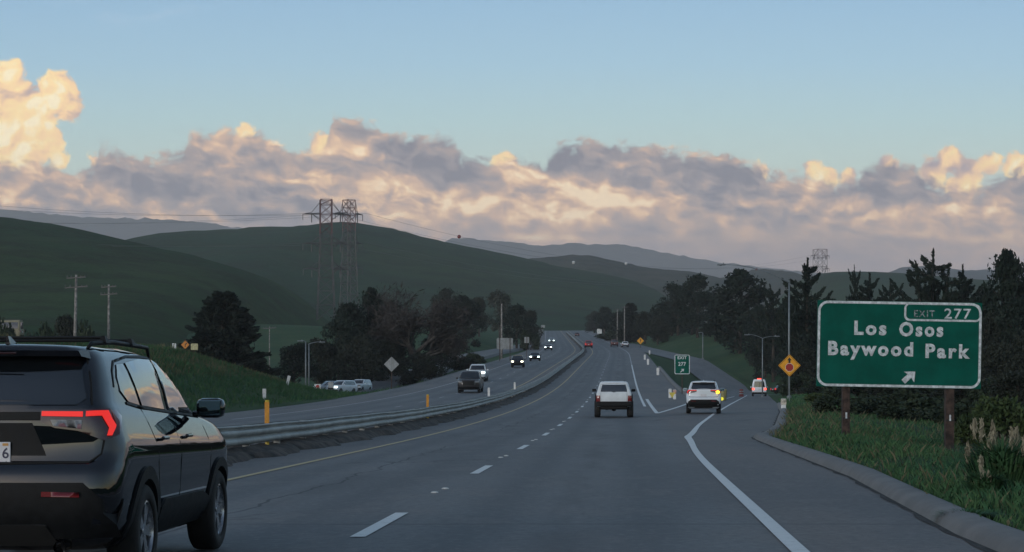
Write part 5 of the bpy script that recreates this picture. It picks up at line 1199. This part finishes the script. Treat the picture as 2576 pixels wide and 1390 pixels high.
def leaves(pts, size, r, aspect=1.7, up=None):
    """one small rhombic face at each point, turned at random (or along a given direction)"""
    n = len(pts); d = r.normal(size=(n, 3)); 
    if up is not None: d = d * .45 + up
    d /= np.linalg.norm(d, axis=1)[:, None] + 1e-9; e = np.cross(d, r.normal(size=(n, 3))); e /= np.linalg.norm(e, axis=1)[:, None] + 1e-9
    s = (size * r.uniform(.55, 1.35, n))[:, None]; a, b = d * s * aspect * .5, e * s * .5
    return np.stack([pts - a, pts - b * .9 + a * .1, pts + a, pts + b * .9 + a * .1], 1).reshape(-1, 3)
def quads(name, V, m, parent):
    me = bpy.data.meshes.new(name); n = len(V) // 4; me.vertices.add(len(V)); me.vertices.foreach_set('co', V.astype('f').ravel()); me.loops.add(n * 4); me.polygons.add(n)
    me.loops.foreach_set('vertex_index', np.arange(n * 4)); me.polygons.foreach_set('loop_start', np.arange(0, n * 4, 4)); me.polygons.foreach_set('loop_total', np.full(n, 4)); me.materials.append(m); me.update(calc_edges=True)
    return link(bpy.data.objects.new(name, me), parent)
def blob(c, rad, n, r, shell=.55):
    d = r.normal(size=(n, 3)); d /= np.linalg.norm(d, axis=1)[:, None]; q = (shell + (1 - shell) * r.random(n) ** .7) * (1 + .15 * r.normal(size=n)); return np.array(c) + d * q[:, None] * np.array(rad)

def pine(h, w, seed, leafm, size=.34, cl=30, per=190, low=.18, flat=.8, bark='bark'):
    r = np.random.default_rng(seed); g = link(bpy.data.objects.new('pine_tree', None)); tb = MB()
    tb.tube([(0, 0, -.6), (.1, 0, h * .25), (-.1, .1, h * .55), (0, 0, h * .9)], [w * .04, w * .032, w * .022, w * .006], 8); pts = []
    for k in range(cl):
        a = r.uniform(0, 6.28); zz = low + (1 - low) * r.random() ** .75; prof = math.sin(min(1, (zz - low) / (1 - low) * .85 + .18) * math.pi) ** .6; rr = w * .5 * prof * r.uniform(.35, 1.02); s = w * r.uniform(.11, .21)
        c = Vector((rr * math.cos(a), rr * math.sin(a), min(zz * h, h - s * .5))); tb.tube([(0, 0, max(c.z - rr * .55, h * .1)), (c.x * .5, c.y * .5, c.z - rr * .18), tuple(c)], [w * .012, w * .008, w * .003], 5)
        pts.append(blob(c, (s, s, s * flat), per, r))
    pts.append(blob((0, 0, h * .55), (w * .25, w * .25, h * .28), per * 3, r, .1))
    tb.build('trunk', M[bark], g, True); quads('crown', leaves(np.concatenate(pts), size, r), M[leafm], g); return g
def wide_cypress(h, w, seed):
    r = np.random.default_rng(seed); g = link(bpy.data.objects.new('cypress_tree', None)); tb = MB(); tb.tube([(0, 0, -.6), (0, 0, h * .5), (.1, 0, h * .97)], [w * .045, w * .03, w * .005], 8); pts, up = [], []
    for k in range(270):
        z = h * (.03 + .95 * r.random() ** 1.25); a = r.uniform(0, 6.28); R0 = w * .5 * (1 - (z / h) ** 1.5) ** .75 * r.uniform(.78, 1.10) + .25; d = np.array([math.cos(a), math.sin(a), .10 + .35 * z / h]); n = int(60 + 26 * R0); t = .35 + .65 * r.random(n) ** .7
        pts.append(np.array([0, 0, z]) + d * (t * R0)[:, None] + r.normal(size=(n, 3)) * np.array([.3, .3, .16]) * (1.1 - t * .6)[:, None]); up.append(np.tile(d, (n, 1)))
        tb.tube([(0, 0, z), tuple(np.array([0, 0, z]) + d * R0 * .9)], [.05, .015], 4, False)
    pts.append(blob((0, 0, h * .35), (w * .33, w * .33, h * .36), 2500, r, .1)); up.append(r.normal(size=(2500, 3)))
    tb.build('trunk', M['bark'], g, True); quads('crown', leaves(np.concatenate(pts), .34, r, 2.0, np.concatenate(up)), M['leaf_cypress'], g); return g
def spiky_cypress(h, w, seed, leads=1, nb=20, dense=1.0):
    r = np.random.default_rng(seed); g = link(bpy.data.objects.new('cypress_tree', None)); tb = MB(); pts, up = [], []
    for L in range(leads):
        ox = 0 if leads == 1 else (L - (leads - 1) / 2) * w * .26; hh = h * (1 if L == leads // 2 else r.uniform(.8, .93)); top = Vector((ox, r.uniform(-.6, .6), hh)); z0 = h * (.0 if L == leads // 2 else .35)
        tb.tube([(0, 0, -.6 if L == leads // 2 else z0), (ox * .6, 0, hh * .6), tuple(top)], [w * .045, w * .025, .04], 7)
        n = 260; t = r.random(n); q = np.array([ox * .6, 0, hh * .6]) + (np.array(top) - np.array([ox * .6, 0, hh * .6])) * t[:, None] + r.normal(size=(n, 3)) * np.array([.20, .20, .2]) * (1.1 - t * .9)[:, None]; pts.append(q); up.append(np.tile([0, 0, 1.2], (n, 1)))
        for k in range(nb):
            z = hh * (.35 + .58 * ((k + r.random() * .6) / nb)); a = k * 2.4 + r.uniform(-.5, .5); ln = w * .5 * (1.15 - (z / hh) ** 3.2 * .95) * r.uniform(.6, 1.15); p0 = Vector((ox * z / hh, 0, z)); dr = Vector((math.cos(a), math.sin(a) * .8, 0)); rise = r.uniform(.25, .75)
            P = [p0 + dr * ln * t + Vector((0, 0, ln * (rise * t * t - .10 * t))) for t in (0, .3, .6, .85, 1)]; tb.tube(P, [.09, .07, .05, .03, .012], 5, False)
            n = int(120 * dense + 34 * ln * dense); t = r.random(n) ** .75; pp = np.array([p0 + dr * ln * q + Vector((0, 0, ln * (rise * q * q - .10 * q))) for q in t]); sp = (.03 + .12 * np.sin(np.clip(t, .05, .97) * math.pi) + .10 * (1 - t))[:, None]
            pts.append(pp + r.normal(size=(n, 3)) * sp * np.array([1, 1, .8]) + np.array([0, 0, -.04])); v = np.array(dr + Vector((0, 0, rise))); up.append(np.tile(v, (n, 1)))
    for k in range(int(16 * dense)):
        a = r.uniform(0, 6.28); s = w * r.uniform(.12, .22); z = h * r.uniform(.05, .58); q = blob((w * .36 * math.cos(a) * r.random() ** .5, w * .36 * math.sin(a), z), (s, s, s * .8), 220, r, .3); pts.append(q); up.append(r.normal(size=(220, 3)))
    tb.build('trunk', M['bark'], g, True); quads('crown', leaves(np.concatenate(pts), .20, r, 2.4, np.concatenate(up)), M['leaf_cypress'], g); return g
def bare_tree(h, w, seed):
    r = random.Random(seed); g = link(bpy.data.objects.new('bare_tree', None)); tb, tw = MB(), MB(); ends = []
    def grow(p, d, l, rad, lev):
        q = p + d * l * .5 + Vector((r.uniform(-1, 1), r.uniform(-1, 1), r.uniform(-.3, .6))) * l * .07; e = p + d * l; (tb if lev < 3 else tw).tube([p, q, e], [rad, rad * .85, rad * .65], 7 if lev < 2 else (5 if lev < 3 else 3), False)
        if lev >= 5: ends.append((e, d)); return
        n = {0: 5, 1: 4, 2: 4, 3: 3, 4: 3}[lev]
        for k in range(n):
            a = r.uniform(0, 6.28); tilt = r.uniform(.35, 1.0) if lev else r.uniform(.3, 1.1); u = d.orthogonal().normalized(); v = d.cross(u); nd = (d * math.cos(tilt) + (u * math.cos(a) + v * math.sin(a)) * math.sin(tilt)); nd.z += .12; nd.normalize(); grow(p + d * l * r.uniform(.55, 1.0), nd, l * r.uniform(.55, .82), rad * .58, lev + 1)
    grow(Vector((0, 0, -.5)), Vector((.03, 0, 1)).normalized(), h * .30, h * .028, 0)
    tb.build('trunk', M['bark_grey'], g, True); br = tw.build('branches', M['twig'], g); rr = np.random.default_rng(seed)
    E_ = np.array([tuple(e) for e, _ in ends]); D_ = np.array([tuple(d) for _, d in ends]); k = 9; P = np.repeat(E_, k, 0) + rr.normal(size=(len(E_) * k, 3)) * .38; quads('crown', leaves(P, .10, rr, 7.0, np.repeat(D_, k, 0) * .8), M['twig'], g)
    lo = np.array([v for v in E_]); sx = w / max(1e-3, np.ptp(lo[:, 0])); sz = h / lo[:, 2].max()
    for c in kids(g): c.scale = (sx, sx, sz)
    return g
def bush(w, h, seed, leafm, size=.16, cl=14, per=170):
    r = np.random.default_rng(seed); g = link(bpy.data.objects.new('shrub', None)); pts, tb = [], MB()
    for k in range(cl):
        a = r.uniform(0, 6.28); q = r.random() ** .5; s = w * r.uniform(.13, .24); c = (w * .42 * q * math.cos(a), w * .42 * q * math.sin(a), h * r.uniform(.12, .95 - .45 * q) ); pts.append(blob(c, (s, s, s * .8), per, r, .35)); tb.tube([(0, 0, -.2), (c[0] * .6, c[1] * .6, c[2] * .6), c], [.04, .025, .01], 4, False)
    tb.build('stems', M['bark'], g); quads('crown', leaves(np.concatenate(pts), size, r, 1.8), M[leafm], g); return g

PROTO = {}
def proto(k, f, hw):
    g = f(); PROTO[k] = (g, hw, kids(g)); 
    for c in kids(g): pass
proto('pineA', lambda: pine(12, 9, 1, 'leaf_pine'), (12, 9)); proto('pineB', lambda: pine(12, 9, 2, 'leaf_pine', cl=24, low=.10), (12, 9)); proto('pineC', lambda: pine(12, 8, 3, 'leaf_pine', cl=34, low=.05, per=170), (12, 8))
proto('oakA', lambda: pine(10, 10, 4, 'leaf_oak', .34, 34, 170, .12, .9), (10, 10)); proto('oakB', lambda: pine(10, 10, 5, 'leaf_oak', .34, 26, 180, .2, .8), (10, 10))
proto('gum', lambda: pine(16, 9, 6, 'leaf_gum', .40, 26, 120, .3, .9, 'bark_grey'), (16, 9)); proto('wide', lambda: wide_cypress(12.5, 11, 7), (12.5, 11)); proto('cone', lambda: wide_cypress(13, 6, 17), (13, 6))
proto('spikyA', lambda: spiky_cypress(13, 7, 8, 1, 22), (13, 7)); proto('spikyB', lambda: spiky_cypress(14, 8, 9, 3, 15, .9), (14, 8)); proto('spikyC', lambda: spiky_cypress(12, 7, 10, 1, 20, .8), (12, 7))
proto('bare', lambda: bare_tree(14, 13.5, 11), (14, 13.5)); proto('bushA', lambda: bush(3, 2, 12, 'leaf_bush'), (2, 3)); proto('bushB', lambda: bush(3, 2, 13, 'leaf_bush', cl=18), (2, 3)); proto('bushL', lambda: bush(3, 2, 14, 'leaf_light'), (2, 3))
USED = set()
NAMES = {'pine': 'pine_tree', 'oak': 'oak_tree', 'gum': 'gum_tree', 'wide': 'cypress_tree', 'cone': 'cypress_tree', 'spik': 'cypress_tree', 'bare': 'bare_tree', 'bush': 'shrub'}
def plant(kind, px, top, wpx, Y, label, group=None, rz=None, sink=0.0):
    g0, (h0, w0), ks = PROTO[kind]; x = on(px, Y); z = gz(x, Y) - sink; h = EYE + (HY - top) * Y / FPX - z; w = wpx * Y / FPX
    if kind in USED:
        g = g0.copy(); COL.objects.link(g)
        for c in ks: d = c.copy(); COL.objects.link(d); d.parent = g
    else: g = g0; USED.add(kind)
    g.name = NAMES[kind[:4]] if kind[:4] in NAMES else NAMES[kind[:3]]
    for q in ('label', 'group'): 
        if q in g: del g[q]
    g.location = (x, Y, z); g.scale = (w / w0, w / w0, max(h, .5) / h0); g.rotation_euler = (0, 0, random.uniform(0, 6.28) if rz is None else rz)
    tag(g, label, 'shrub' if kind[:4] == 'bush' else 'tree', group); return g
T = plant
# left of the highway
T('wide', 560, 738, 236, 232, 'wide dark cypress with ragged drooping boughs standing alone on the left bank', None, .6)
T('bare', 1045, 726, 250, 285, 'big leafless grey-brown tree among dark evergreens left of the oncoming traffic', None, .3)
lg = 'dark evergreens left of the bare tree'
T('pineC', 935, 732, 100, 292, 'tallest dark evergreen left of the bare tree, with a round knobby top', lg); T('pineA', 880, 772, 130, 288, 'broad dark evergreen under the knobby-topped one, left of the bare tree', lg); T('pineB', 850, 800, 110, 276, 'lower dark evergreen right of the twin lamp poles', lg)
T('oakA', 985, 770, 110, 300, 'dark tree close behind the left side of the bare tree', lg); T('pineB', 740, 862, 120, 258, 'low dark tree just behind the twin lamp poles', lg); T('oakB', 800, 858, 110, 272, 'low dark tree right of the twin lamp poles, in front of the evergreens', lg); T('oakA', 905, 850, 120, 268, 'dark round tree right of the wrong-way sign above the waiting cars', lg); T('oakB', 960, 862, 110, 282, 'dark round tree behind the grey diamond sign back', lg)
T('oakB', 1110, 840, 110, 300, 'dark round tree at the right foot of the bare tree', lg); T('bushB', 1165, 895, 90, 310, 'dark shrub right of the bare tree at the road bank', lg); T('bushA', 1040, 945, 120, 300, 'dark shrub at the foot of the bare tree', lg); T('bushB', 1195, 885, 60, 330, 'small dark shrub left of the wide sign back', lg); T('oakA', 1052, 892, 130, 277, 'dark low tree in front of the bare trunk', lg)
T('pineC', 1165, 748, 100, 425, 'dense dark tree on the meadow right of the bare tree', lg, None, .3)
fg = 'grey-green trees on the far left slope'
T('oakA', 1120, 732, 100, 560, 'domed grey tree behind the bare tree crown', fg); T('oakB', 1205, 752, 70, 560, 'small grey tree left of the slim utility pole', fg); T('gum', 1258, 735, 90, 500, 'tall grey-green tree behind the slim utility pole', fg); T('pineA', 1300, 772, 90, 470, 'dark tree right of the slim utility pole', fg); T('oakB', 1335, 785, 70, 520, 'dark round tree left of the distant road', fg); T('bushA', 1330, 822, 50, 470, 'low dark shrub above the little square sign', fg)
cg = 'hazy trees at the crest of the road'
T('gum', 1408, 727, 62, 1500, 'tallest hazy gum tree above the crest of the road', cg); T('gum', 1440, 733, 62, 1560, 'hazy gum tree right of the tallest one at the crest', cg); T('oakA', 1375, 756, 50, 1400, 'hazy round tree left of the tallest gum at the crest', cg); T('oakB', 1352, 770, 46, 1200, 'small dark round tree just left of the road crest', cg); T('oakA', 1470, 768, 44, 1450, 'small hazy tree just right of the road crest', cg); T('oakB', 1420, 775, 70, 1650, 'low hazy tree behind the crest between the gums', cg); T('oakB', 1390, 782, 50, 1300, 'low dark tree at the left edge of the road crest', cg)
rg = 'dark trees right of the distant highway'
T('oakA', 1495, 786, 56, 900, 'dark tree nearest the right side of the road crest', rg); T('pineA', 1520, 776, 60, 720, 'dark tree left of the twin thin pole', rg); T('cone', 1586, 764, 62, 600, 'pointed dark cypress right of the pale utility pole', rg); T('pineB', 1552, 784, 80, 640, 'dark tree between the two pale poles', rg); T('oakB', 1622, 788, 70, 560, 'dark round tree above the far merge sign', rg); T('oakA', 1655, 800, 70, 520, 'dark round tree right of the far merge sign', rg); T('bushB', 1545, 828, 90, 640, 'dark shrub mass below the pale poles', rg)
# right of the ramp
pg = 'tall dark evergreens right of the ramp'
T('pineA', 1755, 698, 110, 490, 'tall round-topped pine right of the far merge sign', pg); T('pineB', 1705, 712, 110, 545, 'tall pine left of the round-topped pine', pg); T('pineC', 1862, 684, 150, 400, 'broad flat-topped pine under the long lamp arm', pg); T('pineC', 1672, 762, 70, 575, 'lower dark pine at the left end of the right-hand tree row', pg); T('pineA', 1800, 770, 90, 455, 'lower dark pine between the round-topped and flat-topped pines', pg)
T('spikyC', 1945, 716, 110, 340, 'thin spiky cypress left of the tall street lamp pole', pg, 1.0)
sg_ = 'spiky cypresses behind the big sign'
T('spikyA', 2030, 652, 150, 226, 'spiky cypress with a needle-like tip left above the big sign', sg_, .2); T('spikyC', 2152, 668, 60, 250, 'thin sparse cypress tip above the middle of the big sign', sg_, .5); T('spikyA', 2185, 688, 120, 232, 'small pointed cypress above the middle of the big sign', sg_, 2.0); T('spikyC', 2240, 705, 100, 228, 'low spiky cypress left of the three-tipped one', sg_, 3.0)
T('spikyB', 2345, 628, 170, 205, 'tallest three-tipped cypress with upswept boughs above the exit tab', sg_, .1); T('spikyA', 2425, 668, 120, 212, 'spiky cypress right of the three-tipped one', sg_, 4.0); T('pineC', 2535, 640, 140, 178, 'dense dark pine at the right edge of the picture', sg_); T('spikyC', 2470, 712, 90, 200, 'low spiky cypress left of the dense pine at the right edge', sg_)
ug = 'dark understorey trees behind the ramp and the big sign'
k = 0
for px, top, w, Y, kd in ((1690, 800, 100, 560, 'oakA'), (1740, 790, 100, 530, 'pineB'), (1800, 820, 90, 470, 'oakB'), (1850, 780, 110, 415, 'pineA'), (1905, 770, 90, 375, 'pineB'), (1950, 790, 110, 350, 'pineC'), (1985, 760, 100, 275, 'pineA'), (2040, 755, 120, 232, 'pineB'), (2030, 880, 120, 212, 'oakA'), (2095, 760, 110, 228, 'pineC'),
                          (2150, 755, 110, 236, 'pineA'), (2205, 770, 110, 222, 'pineB'), (2265, 760, 120, 216, 'pineC'), (2330, 740, 130, 208, 'pineB'), (2395, 745, 120, 204, 'pineA'), (2455, 755, 120, 194, 'pineC'), (2500, 800, 120, 176, 'oakA'), (2560, 760, 120, 170, 'pineA'), (2120, 880, 130, 190, 'oakB'), (2220, 900, 130, 184, 'oakA'), (2320, 890, 130, 180, 'oakB'), (2420, 880, 130, 172, 'oakA'), (2520, 870, 140, 160, 'oakB'), (2590, 840, 140, 158, 'oakA'), (2010, 930, 90, 205, 'bushA'), (1925, 870, 90, 350, 'oakB'), (2075, 930, 110, 180, 'bushB')):
    T(kd, px, top, w, Y, 'dark understorey tree in the row of foliage behind the ramp and the big sign', ug)
bg = 'shrubs below the big sign'
T('bushA', 2105, 985, 130, 84, 'dark shrub below the left end of the big sign', bg); T('bushB', 2190, 990, 170, 86, 'dark shrub right of the left sign post', bg); T('bushA', 2275, 1012, 150, 80, 'dark shrub midway between the two sign posts', bg); T('bushB', 2350, 985, 180, 82, 'dark shrub left of the right sign post', bg); T('bushA', 2430, 995, 160, 76, 'dark shrub right of the right sign post', bg); T('bushL', 2525, 985, 150, 68, 'lighter green shrub at the right edge beyond the grass', bg); T('bushL', 2450, 1030, 110, 56, 'small lighter green shrub before the right edge pine', bg); T('bushL', 2062, 985, 90, 110, 'small light shrub left of the big sign by the lamp pole', bg)
for k_, (px, top, w, Y) in enumerate(((2085, 955, 150, 135), (2160, 945, 160, 128), (2240, 960, 150, 124), (2320, 940, 170, 120), (2400, 950, 160, 116), (2480, 935, 170, 112), (2560, 940, 170, 104))): T('bushA' if k_ % 2 else 'oakB', px, top, w, Y, 'dark understorey growth in the shade behind the shrubs below the big sign', 'dark undergrowth behind the shrubs')
hg = 'shrubs on the track at the far left'
T('bushB', 20, 782, 90, 228, 'leftmost dark shrub on the hill track below the pale van', hg); T('bushA', 105, 784, 110, 224, 'dark ragged shrub left of the taller utility pole', hg); T('oakB', 165, 800, 80, 230, 'dark small tree touching the taller utility pole', hg); T('bushB', 225, 788, 80, 226, 'dark shrub between the two utility poles', hg)
T('bushB', 505, 892, 70, 168, 'dark low shrub on the bank left of the wide cypress', None); 
for k_, (g_, hw_, ks_) in PROTO.items():
    if k_ not in USED:
        for c in ks_: bpy.data.objects.remove(c)
        bpy.data.objects.remove(g_)

def blades(name, xs, ys, h, w, m, r, lean=.35):
    n = len(xs); z = land(xs, ys, False); a = r.uniform(0, 6.28, n); d = np.stack([np.cos(a), np.sin(a)], -1); lh = h * r.uniform(.45, 1.25, n); ln = r.uniform(.1, lean, n) * lh; t = r.uniform(0, 6.28, n); e = np.stack([np.cos(t), np.sin(t)], -1) * (w * r.uniform(.6, 1.3, n))[:, None]
    B = np.stack([xs, ys], -1); V = np.zeros((n, 4, 3)); V[:, 0, :2] = B - e / 2; V[:, 1, :2] = B + e / 2; V[:, 2, :2] = B + d * (ln * .4)[:, None] + e * .32; V[:, 3, :2] = B + d * ln[:, None]
    V[:, 0, 2] = V[:, 1, 2] = z - .03; V[:, 2, 2] = z + lh * .6; V[:, 3, 2] = z + lh
    return quads(name, V.reshape(-1, 3), m, None)
def grass_mat(name, c1, c2, c3):
    m = bpy.data.materials.new(name); m.use_nodes = True; t = m.node_tree; p = t.nodes['Principled BSDF']; p.inputs['Roughness'].default_value = .8; p.inputs['Specular IOR Level'].default_value = .15
    g = t.nodes.new('ShaderNodeTexCoord').outputs['Object']; n = noise(t, g, .45, 4, .6); f = noise(t, g, 11, 2, .5)
    c = mixc(t, n.step(.36, .64), c1, c2); c = mixc(t, f.step(.55, .7) * .55, c, c3); t.links.new(c, p.inputs['Base Color']); return m
M['grass'] = grass_mat('verge_grass', (.034, .100, .048), (.062, .128, .052), (.11, .115, .06)); M['dry'] = grass_mat('dry_grass', (.085, .088, .05), (.14, .132, .08), (.10, .09, .05))
def verge():
    r = np.random.default_rng(21); X, Y, X2, Y2 = [], [], [], []
    for y0, y1, n, qm in ((13, 30, 30000, 9), (30, 60, 60000, 16), (60, 120, 52000, 24), (120, 190, 16000, 22)):
        y = r.uniform(y0, y1, n); q = .46 + (r.random(n) ** 1.15) * qm; x = xr(y) + oB(y) + q; keep = np.sin(x * .9 + y * .31) * np.sin(y * .43 - x * .3) + r.normal(size=n) * .6 > -.55; X.append(x[keep]); Y.append(y[keep])
    x, y = np.concatenate(X), np.concatenate(Y); hgt = .09 + .13 * (np.sin(x * .55 + 1) * np.sin(y * .23) * .5 + .5); tag(blades('grass', x, y, hgt, .012 + .00035 * y, M['grass'], r, .9), kind='stuff')
    n = 4200; y = r.uniform(14, 110, n); q = .4 + r.random(n) ** 1.6 * 15; x = xr(y) + oB(y) + q; tag(blades('dry_grass', x, y,     .17 + .0012 * y, .005 + .0002 * y, M['dry'], r, .9), kind='stuff')
    n = 42000; y = r.uniform(70, 228, n); o = -19.4 - r.random(n) ** .8 * 17; x = xr(y) + o; tag(blades('grass', x, y, .30 + .12 * np.sin(x * .5) * np.sin(y * .3), .05 + .0002 * y, M['grass'], r, .8), kind='stuff')
    n = 9000; y = r.uniform(110, 215, n); o = -25 - r.random(n) * 12; x = xr(y) + o; tag(blades('dry_grass', x, y, .40 + 0 * x, .03 + 0 * x, M['dry'], r, .6), kind='stuff')
verge()
M['plume'] = grass_mat('pale_plumes', (.26, .24, .17), (.34, .31, .23), (.2, .18, .12))
def tussock(label, px, py, Y, h, w, plume, seed):
    r = np.random.default_rng(seed); c = at(px, py, Y); z = gz(c.x, Y); g = thing('tussock_grass', label, 'tall grass', (c.x, Y, z), 0, 'tall grass tussocks at the right edge'); n = 900; a = r.uniform(0, 6.28, n); rad = r.random(n) ** .6; hh = h * r.uniform(.45, 1.0, n); V = []
    for i in range(n):
        d = np.array([math.cos(a[i]), math.sin(a[i]), 0]); s = np.array([-d[1], d[0], 0]) * .012; b = d * rad[i] * w * .25; m_ = b + d * rad[i] * w * .2 + np.array([0, 0, hh[i] * .7]); t_ = b + d * rad[i] * w * .55 + np.array([0, 0, hh[i] * (1 - .25 * rad[i])]); V += [b - s, b + s, m_ + s * .8, m_ - s * .8, m_ - s * .8, m_ + s * .8, t_ + s * .15, t_ - s * .15]
    quads('blades', np.array(V), M['grass'], g); P = []
    for k in range(plume):
        q = r.uniform(0, 6.28); tip = np.array([math.cos(q) * w * .38 * r.random(), math.sin(q) * w * .3, h * r.uniform(.75, 1.25)]); L = h * .30; nn = 110; t = r.random(nn); pt = tip + np.array([.03, 0, 1]) * (-L * (1 - t))[:, None] + r.normal(size=(nn, 3)) * (.004 + .010 * np.sin(t * math.pi))[:, None]
        v = leaves(pt, .026, r, 3.4, np.tile([0, 0, 1.4], (nn, 1))); P.append(v); P.append(np.array([[-.004, 0, 0], [.004, 0, 0], [tip[0] + .003, tip[1], tip[2]], [tip[0] - .003, tip[1], tip[2]]]))
    if P: quads('plumes', np.concatenate(P), M['plume'], g)
    return g
tussock('big tussock of tall grass with pale plumes at the right edge of the picture', 2520, 1300, 25.5, .80, 1.2, 11, 31); tussock('smaller plumed tussock left of the big one on the kerb side', 2478, 1290, 24.5, .42, .5, 4, 32); tussock('low tussock sprawling over the kerb near the lower right corner', 2440, 1330, 20.5, .26, .6, 0, 33)

# ------------------------------------------------------------------ evening haze
def build_haze():
    m = bpy.data.materials.new('haze'); m.use_nodes = True; t = m.node_tree; t.nodes.remove(t.nodes['Principled BSDF'])
    v = t.nodes.new('ShaderNodeVolumePrincipled'); v.inputs['Color'].default_value = (.95, .93, .95, 1); v.inputs['Density'].default_value = HAZE
    t.links.new(v.outputs[0], t.nodes['Material Output'].inputs['Volume'])
    o = MB().box((0, 4370, 388), (15000, 10470, 800)).build('haze', m); tag(o, kind='stuff')
HAZE = 1.02e-4
build_haze()
